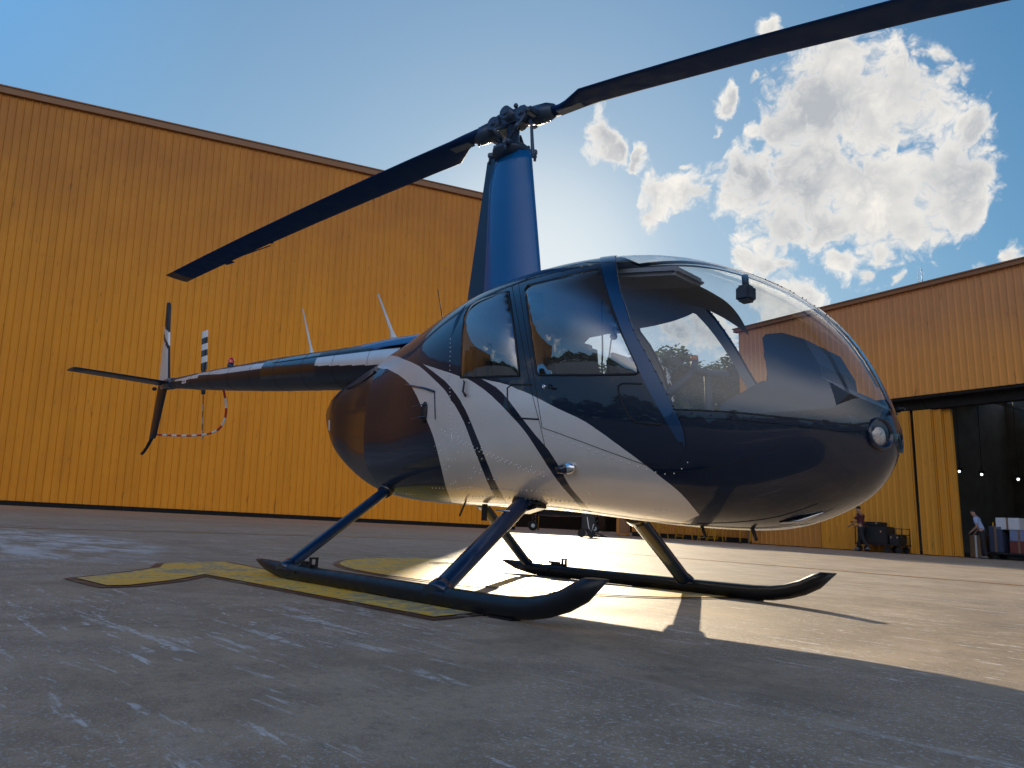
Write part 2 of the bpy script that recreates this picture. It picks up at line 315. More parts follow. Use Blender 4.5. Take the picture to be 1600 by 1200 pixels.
def ground_mat():
    m, nt, b, v = newmat('apron_concrete')
    big = noise(nt, v, .16, 4, .5); med = noise(nt, v, 1.1, 6, .6); fine = noise(nt, v, 35.0, 5, .7)
    grit = noise(nt, v, 160.0, 3, .6)
    col = mix(nt, smooth(nt, big, .35, .65), G1, G2)
    col = mix(nt, smooth(nt, med, .32, .72, 0, .95), col, G3)
    blotch = noise(nt, mapping(nt, v, loc=(7, 1, 0)), 3.2, 6, .65)
    col = mix(nt, smooth(nt, blotch, .40, .62, .42, 0), col, G0)
    col = mix(nt, smooth(nt, fine, .45, .75, 0, .50), col, (.10, .085, .07))
    col = mix(nt, smooth(nt, grit, .52, .70, 0, .6), col, (.62, .58, .54))
    # dark oil stains
    st = noise(nt, mapping(nt, v, (1, 1, 1), loc=(3.1, 7.7, 0)), .9, 5, .6, .6)
    col = mix(nt, smooth(nt, st, .60, .74, 0, .55), col, (.045, .043, .042))
    # pale worn smears, scrapes and chips
    for rot, loc, lo, sc, nsc, amt in ((R(-30), (1.3, .2, 0), .585, (1.0, 7.0, 1), 1.3, .45), (R(-8), (5.3, 2.2, 0), .59, (1.2, 11.0, 1), 1.6, .6), (R(40), (9.3, 4.2, 0), .61, (1.6, 9.0, 1), 1.8, .7), (R(5), (2.1, 8.8, 0), .585, (5.0, 14.0, 1), 2.2, .6)):
        w = noise(nt, mapping(nt, v, sc, (0, 0, rot), loc), nsc, 7, .66, .4)
        br = noise(nt, v, 26.0, 5, .7)
        zone = noise(nt, mapping(nt, v, loc=loc), .55, 3, .5)
        col = mix(nt, math_(nt, 'MULTIPLY', math_(nt, 'MULTIPLY', smooth(nt, w, lo, lo + .06, 0, amt), smooth(nt, br, .38, .52)), smooth(nt, zone, .45, .56)), col, (.95, .93, .92))
    pit = noise(nt, v, 70.0, 4, .65); area = noise(nt, mapping(nt, v, loc=(4, 4, 0)), .8, 4, .6)
    col = mix(nt, math_(nt, 'MULTIPLY', smooth(nt, pit, .55, .63, 0, .5), smooth(nt, area, .42, .58)), col, (.88, .86, .85))
    col = mix(nt, smooth(nt, noise(nt, v, 90.0, 3, .6), .64, .72, 0, .6), col, (.10, .09, .08))
    # broad pale bleached area toward the far left
    sx = nt.nodes.new('ShaderNodeSeparateXYZ'); nt.links.new(v, sx.inputs[0])
    dx = math_(nt, 'MULTIPLY', math_(nt, 'ADD', sx.outputs[0], 5.0), .36); dy = math_(nt, 'MULTIPLY', math_(nt, 'ADD', sx.outputs[1], 1.75), .75)
    dd = math_(nt, 'SQRT', math_(nt, 'ADD', math_(nt, 'MULTIPLY', dx, dx), math_(nt, 'MULTIPLY', dy, dy)))
    pale = noise(nt, mapping(nt, v, (1, 2.2, 1)), 1.6, 7, .65)
    col = mix(nt, math_(nt, 'MULTIPLY', smooth(nt, dd, 1.25, .7, 0, .8), smooth(nt, pale, .40, .62)), col, (.75, .74, .72))
    # expansion joints
    for ax, per, off in ((0, 6.0, 2.2), (1, 6.0, 2.55)):
        t = math_(nt, 'FRACT', math_(nt, 'DIVIDE', math_(nt, 'ADD', sx.outputs[ax], off + 600), per))
        d = math_(nt, 'ABSOLUTE', math_(nt, 'SUBTRACT', t, .5))
        jn = math_(nt, 'ADD', .0012, math_(nt, 'MULTIPLY', math_(nt, 'SUBTRACT', fine, .4), .002))
        col = mix(nt, math_(nt, 'MULTIPLY', math_(nt, 'LESS_THAN', d, jn), .22), col, (.03, .03, .03))
    nt.links.new(col, b.inputs['Base Color'])
    nt.links.new(smooth(nt, med, .25, .75, G_R - .07, G_R + .07), b.inputs['Roughness'])
    b.inputs['Specular IOR Level'].default_value = G_S
    h = math_(nt, 'ADD', math_(nt, 'MULTIPLY', fine, .6), math_(nt, 'MULTIPLY', grit, .5))
    bump(nt, b, h, .55, .006)
    return m
M['ground'] = ground_mat()

def worn_paint(name, c1, c2, wear_lo, under=(.36, .31, .25)):
    m, nt, b, v = newmat(name)
    f = noise(nt, v, 2.2, 6, .65); g = noise(nt, v, 18, 6, .7)
    col = mix(nt, smooth(nt, f, .35, .65), c1, c2)
    w = math_(nt, 'ADD', math_(nt, 'MULTIPLY', f, .5), math_(nt, 'MULTIPLY', g, .5))
    col = mix(nt, smooth(nt, w, wear_lo, wear_lo + .07, 0, .85), col, under)
    nt.links.new(col, b.inputs['Base Color'])
    b.inputs['Roughness'].default_value = .5
    bump(nt, b, g, .25, .003)
    return m
M['numyellow'] = worn_paint('worn_yellow_marking', (.98, .52, .05), (.92, .68, .13), .49)
M['numborder'] = worn_paint('worn_brown_marking_edge', (.15, .05, .02), (.08, .04, .025), .52)
M['lineorange'] = worn_paint('worn_orange_line', (.60, .28, .06), (.5, .28, .1), .54)

def cladding(name, base, top, zlo, zhi, dirt=.25, shade_x=None):
    m, nt, b, v = newmat(name)
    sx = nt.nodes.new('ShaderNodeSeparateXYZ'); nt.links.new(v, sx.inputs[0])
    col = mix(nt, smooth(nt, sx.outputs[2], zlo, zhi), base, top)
    streak = noise(nt, mapping(nt, v, (1.2, 1.2, .06)), 2.0, 5, .6)
    col = mix(nt, smooth(nt, streak, .40, .75, 0, dirt), col, tuple(c * .45 for c in base))
    if shade_x: col = mix(nt, smooth(nt, sx.outputs[0], shade_x[0], shade_x[1], shade_x[2], 0), col, tuple(c * .25 for c in base))  # painted shade: base colour darkens along x, away from the sunlit ground
    blot = noise(nt, v, .35, 5, .6)
    col = mix(nt, smooth(nt, blot, .35, .75, 0, .25), col, tuple(min(c * 1.25, 1) for c in base))
    fz = math_(nt, 'ABSOLUTE', math_(nt, 'SUBTRACT', math_(nt, 'FRACT', math_(nt, 'DIVIDE', sx.outputs[2], 1.9)), .5))
    rust = noise(nt, mapping(nt, v, (1.5, 1.5, .25)), 3.0, 6, .7)
    col = mix(nt, math_(nt, 'MULTIPLY', smooth(nt, rust, .58, .72, 0, .5), smooth(nt, fz, .5, .30)), col, (.14, .055, .02))
    nt.links.new(col, b.inputs['Base Color'])
    bump(nt, b, noise(nt, mapping(nt, v, (.5, .5, 1)), .9, 3, .5), .25, .08)
    b.inputs['Roughness'].default_value = .55; b.inputs['Specular IOR Level'].default_value = .35
    return m
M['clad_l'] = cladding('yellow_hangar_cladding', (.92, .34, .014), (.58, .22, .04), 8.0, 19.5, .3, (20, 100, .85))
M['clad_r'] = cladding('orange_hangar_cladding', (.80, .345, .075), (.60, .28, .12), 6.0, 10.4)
M['clad_a'] = cladding('annex_cladding', (.55, .24, .05), (.55, .24, .05), 0, 6)
M['door_o'] = cladding('orange_door_leaf', (.72, .32, .035), (.70, .31, .04), 0, 6)
M['fascia'] = simple('brown_metal_fascia', (.30, .14, .06), .55, 0, 0, .15, 1.5)
M['darkgap'] = simple('dark_gap', (.008, .008, .008), .9)
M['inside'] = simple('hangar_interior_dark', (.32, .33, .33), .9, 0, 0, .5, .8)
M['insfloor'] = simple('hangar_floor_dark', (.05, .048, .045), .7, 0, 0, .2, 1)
M['roof'] = simple('metal_roof', (.30, .22, .15), .5, 0, 0, .1, 1)
M['whiteclad'] = cladding('white_far_cladding', (.72, .73, .74), (.72, .73, .74), 0, 10, .12)
M['yellow'] = simple('yellow_safety_paint', (.62, .36, .02), .5, 0, 0, .15, 6)
M['case'] = simple('black_case_plastic', (.014, .016, .018), .5, 0, 0, .3, 8)
M['cart'] = simple('dark_cart_steel', (.03, .03, .032), .45, .5, 0, .2, 10)
M['carton'] = simple('brown_carton', (.22, .13, .07), .85, 0, 0, .15, 6)
M['paperwhite'] = simple('white_wrapped_box', (.62, .62, .65), .7, 0, 0, .1, 6)
M['bluebox'] = simple('blue_grey_box', (.18, .22, .36), .7, 0, 0, .15, 6)
M['redbox'] = simple('dull_red_box', (.16, .035, .03), .7, 0, 0, .15, 6)
M['skin'] = simple('skin', (.36, .20, .13), .6, 0, 0, .08, 20)
M['hair'] = simple('dark_hair', (.012, .009, .008), .7, 0, 0, .3, 60)
M['shirt_m'] = simple('maroon_shirt', (.085, .018, .022), .85, 0, 0, .2, 20)
M['shirt_b'] = simple('pale_blue_shirt', (.32, .42, .66), .8, 0, 0, .12, 20)
M['trousers'] = simple('dark_trousers', (.018, .018, .022), .85, 0, 0, .25, 20)
M['jeans'] = simple('blue_jeans', (.045, .06, .11), .85, 0, 0, .2, 20)
M['shoe'] = simple('grey_shoe', (.10, .11, .12), .6, 0, 0, .2, 20)
M['bark'] = simple('tree_bark', (.06, .045, .035), .9, 0, 0, .3, 8, bmp=.4)
M['heli2'] = simple('dark_parked_helicopter_paint', (.025, .032, .05), .3, .2, .6, .2, 3)
def leafmat(name, a, c):
    m, nt, b, v = newmat(name)
    f = noise(nt, v, 1.3, 3); g = noise(nt, v, 9.0, 2)
    nt.links.new(mix(nt, math_(nt, 'MULTIPLY', math_(nt, 'ADD', f, g), .5), a, c), b.inputs['Base Color'])
    b.inputs['Roughness'].default_value = .6
    tr = nt.nodes.new('ShaderNodeBsdfTranslucent'); tr.inputs['Color'].default_value = (.10, .14, .03, 1)
    mx = nt.nodes.new('ShaderNodeMixShader'); mx.inputs[0].default_value = .35
    out = nt.nodes['Material Output']
    nt.links.new(b.outputs[0], mx.inputs[1]); nt.links.new(tr.outputs[0], mx.inputs[2]); nt.links.new(mx.outputs[0], out.inputs[0])
    return m
M['leaf'] = leafmat('leaf_green', (.030, .048, .014), (.085, .11, .035))
def emis(name, col, s):
    m = bpy.data.materials.new(name); m.use_nodes = True; nt = m.node_tree
    b = nt.nodes['Principled BSDF']; b.inputs['Emission Color'].default_value = (*col, 1); b.inputs['Emission Strength'].default_value = s
    b.inputs['Base Color'].default_value = (.8, .8, .8, 1); return m
M['lamp'] = emis('lit_hangar_lamp', (.95, 1, 1), 3.5)
M['lens'] = simple('fluted_lamp_glass', (.42, .39, .38), .25, .2, .6, .45, 70)

# ---------------------------------------------------------------- camera, sky, sun
f_px, camloc = 1157.9, Vector((3.492, -3.3813, .3958))
rx, ux, fx = Vector((.71375, .69853, .05119)), Vector((.0928, -.16676, .98162)), Vector((-.69422, .69588, .18385))
cam = bpy.data.cameras.new('camera'); co = bpy.data.objects.new('camera', cam); C.objects.link(co)
cam.sensor_fit = 'HORIZONTAL'; cam.sensor_width = 36; cam.lens = f_px / 1600 * 36; cam.clip_start = .05; cam.clip_end = 3000
Rm = Matrix((rx, ux, -fx)).transposed()
co.matrix_world = Matrix.Translation(camloc) @ Rm.to_4x4()
sc = bpy.context.scene; sc.camera = co
sc.view_settings.view_transform = 'Standard'; sc.view_settings.look = 'None'; sc.view_settings.exposure = 0
sc.cycles.use_denoising = True
sc.cycles.max_bounces = 6; sc.cycles.diffuse_bounces = 3; sc.cycles.glossy_bounces = 4; sc.cycles.transparent_max_bounces = 12; sc.cycles.use_adaptive_sampling = True; sc.cycles.adaptive_threshold = .02; sc.cycles.sample_clamp_indirect = 6
sc.cycles.caustics_reflective = False

SUN_AZ, SUN_EL = 133.8, 19.0
sdir = Vector((math.cos(R(SUN_EL)) * math.cos(R(SUN_AZ)), math.cos(R(SUN_EL)) * math.sin(R(SUN_AZ)), math.sin(R(SUN_EL))))
sl = bpy.data.lights.new('sun', 'SUN'); so = bpy.data.objects.new('sun', sl); C.objects.link(so)
sl.energy = SUN_E; sl.angle = R(.55); sl.color = (1, .83, .58)
so.rotation_euler = (-sdir).to_track_quat('-Z', 'Y').to_euler(); so.location = (-20, 22, 20)

BLOBS = [
(-0.309,0.803,0.509,0.059),(-0.244,0.838,0.488,0.050),(-0.355,0.834,0.422,0.063),(-0.279,0.871,0.405,0.067),(-0.209,0.888,0.410,0.043),(-0.357,0.797,0.487,0.033),(-0.295,0.788,0.540,0.031),(-0.186,0.896,0.403,0.026),(-0.403,0.807,0.431,0.034),(-0.337,0.864,0.374,0.033),(-0.253,0.895,0.366,0.031),(-0.185,0.839,0.511,0.018),(-0.182,0.876,0.447,0.022),(-0.188,0.831,0.524,0.012),(-0.383,0.841,0.382,0.031),(-0.201,0.903,0.379,0.027),(-0.417,0.794,0.442,0.023),(-0.544,0.683,0.487,0.021),(-0.540,0.699,0.470,0.018),(-0.512,0.722,0.466,0.013),(-0.521,0.722,0.455,0.011),(-0.504,0.755,0.419,0.024),(-0.472,0.772,0.425,0.024),(-0.518,0.755,0.401,0.015),(-0.456,0.784,0.420,0.011),(-0.419,0.749,0.514,0.012),(-0.410,0.748,0.522,0.010),(-0.435,0.754,0.492,0.009),(-0.411,0.846,0.339,0.020),(-0.387,0.859,0.336,0.015),(-0.428,0.837,0.342,0.016),(-0.331,0.885,0.327,0.019),(-0.309,0.897,0.316,0.012),(-0.289,0.895,0.339,0.014),(-0.283,0.907,0.313,0.010),(-0.354,0.735,0.578,0.011),(-0.462,0.758,0.461,0.007),(-0.161,0.932,0.324,0.010),(-0.189,0.930,0.316,0.008),(-0.373,0.757,0.537,0.007),(-0.363,0.885,0.290,0.008),(-0.485,0.834,0.264,0.029),(-0.514,0.819,0.256,0.025),(-0.466,0.850,0.247,0.024),(-0.398,0.872,0.285,0.035),(-0.424,0.854,0.301,0.020)]
w = bpy.data.worlds.new('World'); sc.world = w; w.use_nodes = True; nt = w.node_tree; nt.nodes.clear()
wo = nt.nodes.new('ShaderNodeOutputWorld'); tc = nt.nodes.new('ShaderNodeTexCoord'); dv = tc.outputs['Generated']
sky = nt.nodes.new('ShaderNodeTexSky'); sky.sky_type = 'NISHITA'; sky.sun_disc = False
sky.sun_elevation = R(SUN_EL); sky.sun_rotation = R(90 - SUN_AZ) % (2 * math.pi); sky.air_density = 1.0; sky.dust_density = SKY_DUST; sky.ozone_density = 2.0; sky.altitude = 600
bg = nt.nodes.new('ShaderNodeBackground'); bg.inputs[1].default_value = SKY_S
tint = mix(nt, 1.0, sky.outputs[0], SKY_T, 'MULTIPLY'); 
den = N(nt, 'ShaderNodeVectorMath', op='MULTIPLY_ADD', ins={0: tint, 1: (SKY_K,) * 3, 2: (1, 1, 1)})
soft = N(nt, 'ShaderNodeVectorMath', op='DIVIDE', ins={0: tint, 1: den.outputs[0]})
# deeper blue overhead; added warm glow low opposite the sun fills the shaded walls
sx0 = nt.nodes.new('ShaderNodeSeparateXYZ'); nt.links.new(dv, sx0.inputs[0])
zen = smooth(nt, sx0.outputs[2], .74, .95, 1.0, ZEN)
side = mix(nt, smooth(nt, sx0.outputs[0], -.50, -.02), (1, 1, 1), (.52, .74, .86))
deep = N(nt, 'ShaderNodeVectorMath', op='SCALE'); bk = mix(nt, smooth(nt, sx0.outputs[2], .30, .55), (.58, .78, .98), (.85, 1.35, 1.65))
side2 = mix(nt, smooth(nt, sx0.outputs[1], .35, -.15), (1, 1, 1), bk)
sd0 = N(nt, 'ShaderNodeVectorMath', op='MULTIPLY', ins={0: soft.outputs[0], 1: side2})
sd_ = N(nt, 'ShaderNodeVectorMath', op='MULTIPLY', ins={0: sd0.outputs[0], 1: side}); nt.links.new(sd_.outputs[0], deep.inputs[0]); nt.links.new(zen, deep.inputs['Scale'])
fill_dot = N(nt, 'ShaderNodeVectorMath', op='DOT_PRODUCT', ins={0: dv, 1: (.70, -.71, .0)}).outputs['Value']
fill_mask = math_(nt, 'MULTIPLY', smooth(nt, fill_dot, .05, .85), math_(nt, 'MULTIPLY', smooth(nt, sx0.outputs[2], .08, .30), smooth(nt, sx0.outputs[2], .75, .45)))
fill_glow = mix(nt, fill_mask, (0, 0, 0), FILL_GLOW)
sdot = N(nt, 'ShaderNodeVectorMath', op='DOT_PRODUCT', ins={0: dv, 1: tuple(sdir)}).outputs['Value']
au = smooth(nt, sdot, .970, 1.0); aur = mix(nt, math_(nt, 'MULTIPLY', au, au), (0, 0, 0), AUR)
full0 = N(nt, 'ShaderNodeVectorMath', op='ADD', ins={0: deep.outputs[0], 1: aur})
full = N(nt, 'ShaderNodeVectorMath', op='ADD', ins={0: full0.outputs[0], 1: fill_glow})
nt.links.new(full.outputs[0], bg.inputs[0])
wn = nt.nodes.new('ShaderNodeTexNoise'); nt.links.new(dv, wn.inputs['Vector']); wn.inputs['Scale'].default_value = 13.0; wn.inputs['Detail'].default_value = 6.0
sub = N(nt, 'ShaderNodeVectorMath', op='SUBTRACT', ins={0: wn.outputs['Color'], 1: (.5, .5, .5)})
scl = N(nt, 'ShaderNodeVectorMath', op='SCALE'); nt.links.new(sub.outputs[0], scl.inputs[0]); scl.inputs['Scale'].default_value = .075
wv = N(nt, 'ShaderNodeVectorMath', op='ADD', ins={0: dv, 1: scl.outputs[0]}).outputs[0]
F = None
for bx, by, bz, br in BLOBS:
    d = N(nt, 'ShaderNodeVectorMath', op='DISTANCE', ins={0: wv, 1: (bx, by, bz)}).outputs['Value']
    k = math_(nt, 'SUBTRACT', 1.0, math_(nt, 'DIVIDE', d, br * 1.30))
    k = math_(nt, 'MULTIPLY', k, min(1.0, .80 + br * 5))
    F = k if F is None else math_(nt, 'SMOOTH_MAX', F, k, .30)
F = math_(nt, 'MAXIMUM', F, -1.2)
fl = noise(nt, wv, 11.0, 3, .5); fb = noise(nt, wv, 26.0, 6, .60); fb2 = noise(nt, dv, 9.0, 7, .6)
bil = None
for s_, a_ in ((13.0, .42), (29.0, .28), (62.0, .18), (130.0, .12)):
    t_ = math_(nt, 'MULTIPLY', math_(nt, 'MINIMUM', math_(nt, 'MULTIPLY', math_(nt, 'ABSOLUTE', math_(nt, 'SUBTRACT', noise(nt, wv, s_, 1.5, .5), .5)), 4.5), 1.0), a_)
    bil = t_ if bil is None else math_(nt, 'ADD', bil, t_)
D = math_(nt, 'ADD', math_(nt, 'MULTIPLY', F, 1.45), math_(nt, 'MULTIPLY', math_(nt, 'SUBTRACT', bil, .40), 1.7))
D = math_(nt, 'ADD', D, math_(nt, 'MULTIPLY', math_(nt, 'SUBTRACT', fl, .5), 1.2))
D = math_(nt, 'ADD', D, math_(nt, 'MULTIPLY', math_(nt, 'SUBTRACT', fb, .5), .9))
# a few low broken clouds over the rest of the sky
sxyz = nt.nodes.new('ShaderNodeSeparateXYZ'); nt.links.new(dv, sxyz.inputs[0])
back = smooth(nt, math_(nt, 'ADD', sxyz.outputs[1], math_(nt, 'MULTIPLY', sxyz.outputs[0], -.35)), .25, -.1)
low = smooth(nt, sxyz.outputs[2], .62, .22)
D2 = math_(nt, 'SUBTRACT', math_(nt, 'MULTIPLY', math_(nt, 'ADD', noise(nt, wv, 5.0, 8, .6), math_(nt, 'MULTIPLY', fb, .3)), 5.0), 3.75)
D2 = math_(nt, 'ADD', D2, math_(nt, 'MULTIPLY', math_(nt, 'SUBTRACT', math_(nt, 'MULTIPLY', back, low), 1.0), 4.0))
D = math_(nt, 'MAXIMUM', D, D2)
alpha = math_(nt, 'MULTIPLY', smooth(nt, D, -.22, .62), smooth(nt, sxyz.outputs[2], .02, .10))
core = math_(nt, 'MULTIPLY', smooth(nt, D, .20, .95), math_(nt, 'ADD', .58, math_(nt, 'MULTIPLY', math_(nt, 'SUBTRACT', fb2, .5), 2.6)))
core = math_(nt, 'ADD', core, math_(nt, 'MULTIPLY', math_(nt, 'SUBTRACT', .45, bil), .9))
core = math_(nt, 'ADD', core, math_(nt, 'MULTIPLY', math_(nt, 'SUBTRACT', fb, .5), -.5), clamp=True)
cc = mix(nt, core, (1.0, .96, .89), (.50, .53, .57))
cb = nt.nodes.new('ShaderNodeBackground'); nt.links.new(cc, cb.inputs[0]); cb.inputs[1].default_value = CLOUD_S
mx = nt.nodes.new('ShaderNodeMixShader'); nt.links.new(alpha, mx.inputs[0]); nt.links.new(bg.outputs[0], mx.inputs[1]); nt.links.new(cb.outputs[0], mx.inputs[2])
nt.links.new(mx.outputs[0], wo.inputs[0])

# ---------------------------------------------------------------- ground and painted markings
g = MB(); g.add([(-1500, -1500, 0), (1500, -1500, 0), (1500, 1500, 0), (-1500, 1500, 0)], [(0, 1, 2, 3)], 0, False)
struct(build('ground', g, M['ground']))

def flat(name, poly, z, mat, parent=None):
    b = MB(); b.add([(x, y, z) for x, y in poly], [tuple(range(len(poly)))], 0, False)
    o = build(name, b, mat, parent); bm = bmesh.new(); bm.from_mesh(o.data)
    bmesh.ops.triangulate(bm, faces=bm.faces[:]); bmesh.ops.recalc_face_normals(bm, faces=bm.faces[:])
    for f in bm.faces:
        if f.normal.z < 0: f.normal_flip()
    bm.to_mesh(o.data); bm.free(); return o
def grow(poly, d):
    """offset a closed polygon outward"""
    n = len(poly); out = []; area = sum(poly[i][0] * poly[(i + 1) % n][1] - poly[(i + 1) % n][0] * poly[i][1] for i in range(n))
    s = 1 if area > 0 else -1
    for i in range(n):
        p0, p1, p2 = Vector(poly[i - 1]), Vector(poly[i]), Vector(poly[(i + 1) % n])
        a = (p1 - p0).normalized(); b2 = (p2 - p1).normalized()
        n1 = Vector((a.y, -a.x)) * s; n2 = Vector((b2.y, -b2.x)) * s
        m = (n1 + n2); m = m / max(m.length_squared * .5, .35) if m.length > 1e-6 else n1
        out.append(tuple(p1 + m * d))
    return out
ONE = [(-.80, -2.14), (-.40, -2.12), (-.40, -2.02), (-.62, -1.72), (-.93, -1.42), (1.10, -1.36), (1.06, -1.06), (.60, -1.04), (-1.90, -.86), (-1.85, -1.18), (-1.78, -1.33), (-1.42, -1.50), (-1.12, -1.78)]
NUM = thing('number_marking', 'worn yellow number 1 painted on the concrete under the near skid', 'ground marking', (-.3, -1.3, 0))
b1 = flat('border', grow(ONE, .055), .004, M['numborder']); b1.parent = NUM; b1.location = (.3, 1.3, 0)
b2 = flat('figure', ONE, .008, M['numyellow']); b2.parent = NUM; b2.location = (.3, 1.3, 0)
def ring(cx, cy, ax, ay, n=64): return [(cx + ax * math.cos(2 * math.pi * i / n), cy + ay * math.sin(2 * math.pi * i / n)) for i in range(n)]
def annulus(name, o, i, z, mat, parent):
    n = len(o); b = MB(); b.add([(x, y, z) for x, y in o] + [(x, y, z) for x, y in i], [(k, (k + 1) % n, n + (k + 1) % n, n + k) for k in range(n)], 0, False)
    ob = build(name, b, mat, parent); return ob
ZER = thing('number_marking', 'worn yellow figure 0 painted on the concrete between the skids, half in sun', 'ground marking', (-.66, 1.12, 0))
annulus('border', ring(0, 0, 1.80, 1.45), ring(0, 0, 1.13, .41), .004, M['numborder'], ZER)
annulus('figure', ring(0, 0, 1.75, 1.40), ring(0, 0, 1.18, .46), .008, M['numyellow'], ZER)
def ribbon(pts, wd, z):
    b = MB(); V = []; F = []
    for i, p in enumerate(pts):
        p = Vector(p); t = (Vector(pts[min(i + 1, len(pts) - 1)]) - Vector(pts[max(i - 1, 0)])).normalized(); nn = Vector((-t.y, t.x)) * wd / 2
        V += [(p.x + nn.x, p.y + nn.y, z), (p.x - nn.x, p.y - nn.y, z)]
    F = [(2 * i, 2 * i + 1, 2 * i + 3, 2 * i + 2) for i in range(len(pts) - 1)]
    return b.add(V, F, 0, False)
path = [(-8.0, -14 + k) for k in range(20)] + [(-8.0 + 1.0 * (1 - math.cos(a * math.pi / 16)), 5.7 + 1.0 * math.sin(a * math.pi / 16)) for a in range(9)] + [(-6.6 + 1.5 * k, 6.7) for k in range(30)]
gl = build('guide_line', ribbon(path, .12, .004), M['lineorange']); tag(gl, 'thin faded orange guide line on the apron behind the helicopter', 'ground line')

# ---------------------------------------------------------------- corrugated hangar walls
def clad(name, L, h0, h1, period, depth, mat, parent, fy=0.0):
    """ribbed sheet in the local XZ plane, facing local -Y, from x=0 to x=L"""
    prof = []; n = int(math.ceil(L / period)); r = period * .16
    for i in range(n):
        x = i * period
        prof += [(x, 0), (x + period - 2.0 * r, 0), (x + period - 1.4 * r, -depth), (x + period - .6 * r, -depth)]
    prof.append((n * period, 0)); prof = [(min(x, L), y) for x, y in prof if x <= L + period]
    V = [(x, y + fy, z) for x, y in prof for z in (h0, h1)]
    F = [(2 * i, 2 * i + 2, 2 * i + 3, 2 * i + 1) for i in range(len(prof) - 1) if prof[i + 1][0] - prof[i][0] > 1e-6 or abs(prof[i + 1][1] - prof[i][1]) > 1e-6]
    b = MB(); b.add(V, F, 0, False); return build(name, b, mat, parent)

# left hangar: local x runs along its front wall, local -y faces the apron
aL = math.atan2(.9190, .3944)
U0, U1, HL = -75.0, 30.55, 20.085
ox, oy = -39.0428 + .3944 * U0, .9190 * U0
HG = thing('yellow_hangar', 'tall yellow corrugated hangar wall behind the tail boom', 'hangar', (ox, oy, 0), aL)
LL = U1 - U0
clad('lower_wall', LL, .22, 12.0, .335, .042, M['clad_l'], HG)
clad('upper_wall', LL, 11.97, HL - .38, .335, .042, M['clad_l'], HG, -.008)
b = MB().box((LL / 2, .06, .10), (LL, .10, .2)); build('base_gap', b, M['darkgap'], HG)
b = MB().box((LL / 2, -.02, HL - .20), (LL + .5, .36, .34)); b.box((LL / 2, .10, HL - .02), (LL + .6, .7, .06)); build('eave_fascia', b, M['fascia'], HG)
b = MB()
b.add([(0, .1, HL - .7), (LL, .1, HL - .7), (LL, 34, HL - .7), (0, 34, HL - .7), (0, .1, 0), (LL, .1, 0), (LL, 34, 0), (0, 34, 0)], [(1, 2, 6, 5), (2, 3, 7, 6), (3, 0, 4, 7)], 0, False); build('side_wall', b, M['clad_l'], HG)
b = MB(); b.add([(-.3, -.1, HL - .06), (LL + .3, -.1, HL - .06), (LL + .3, 17, HL + 1.6), (-.3, 17, HL + 1.6), (LL + .3, 34.3, HL - .06), (-.3, 34.3, HL - .06)], [(0, 1, 2, 3), (3, 2, 4, 5)], 0, False); build('roof', b, M['roof'], HG)

# right hangar with its door open
aR = -.2416
def Rw(t, off=0.0, z=0.0):
    """point on the line of the right hangar front: t along it, off towards the apron"""
    return Vector((.971 * t - .2393 * off, 26.416 - .2393 * t - .971 * off, z))
T0, T1, HR, HD = -14.05, 14.0, 10.49, 6.05
p = Rw(T0)
HG2 = thing('orange_hangar', 'orange corrugated hangar with a wide open doorway at the far right', 'hangar', p, aR)
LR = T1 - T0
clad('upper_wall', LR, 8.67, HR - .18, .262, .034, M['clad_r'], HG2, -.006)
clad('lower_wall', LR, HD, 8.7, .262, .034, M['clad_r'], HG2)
b = MB().box((LR / 2, -.02, HR - .10), (LR + .4, .28, .18)); b.box((LR / 2, .10, HR - .015), (LR + .5, .6, .05)); build('eave_fascia', b, M['fascia'], HG2)
b = MB().box((LR / 2, .18, HD - .05), (LR, .30, .12)).box((LR / 2, .55, HD - .28), (LR, .35, .42)); build('door_track', b, M['darkgap'], HG2)
def leaf(t0, t1, off, name='door_leaf'):
    L_ = t1 - t0; o = clad(name, L_, .03, HD - .52, .262, .04, M['door_o'], HG2)
    o.location = (t0 - T0, .25 + off, 0)
    bb = MB().box((L_ / 2, .06, (HD - .5) / 2), (L_ + .02, .08, HD - .54)).box((.03, 0, (HD - .5) / 2), (.06, .07, HD - .54)).box((L_ - .03, 0, (HD - .5) / 2), (.06, .07, HD - .54))
    q = build('leaf_frame', bb, M['door_o'], o)
    return o
leaf(-10.0, -5.86, 0.0); leaf(-5.72, -5.03, .10); leaf(-5.02, -4.72, .26); leaf(-4.71, -4.46, .42)
# darker fixed panel at the corner, walls, floor and roof of the interior
o = clad('corner_panel', 3.95, .03, HD - .5, .262, .03, M['clad_a'], HG2); o.location = (.05, .30, 0)
D_ = 26.0
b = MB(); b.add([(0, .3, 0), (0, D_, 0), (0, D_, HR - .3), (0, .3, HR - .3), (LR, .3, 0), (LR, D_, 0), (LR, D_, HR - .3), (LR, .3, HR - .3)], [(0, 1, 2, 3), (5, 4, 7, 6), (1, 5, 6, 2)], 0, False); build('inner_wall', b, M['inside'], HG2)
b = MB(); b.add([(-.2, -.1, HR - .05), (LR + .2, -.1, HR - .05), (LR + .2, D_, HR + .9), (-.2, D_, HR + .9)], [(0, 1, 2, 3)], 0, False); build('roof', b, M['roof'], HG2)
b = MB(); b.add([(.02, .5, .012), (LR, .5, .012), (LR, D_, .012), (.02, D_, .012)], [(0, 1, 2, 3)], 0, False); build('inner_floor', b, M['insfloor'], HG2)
b = MB()
for k in range(6): b.box((LR / 2, 3 + 4 * k, HR - .9 + .05 * k), (LR, .18, .5))
for k in range(8): b.box((2 + 3.4 * k, D_ / 2, HR - 1.3), (.15, D_ - 1, .2))
build('roof_truss', b, M['inside'], HG2)
b = MB()
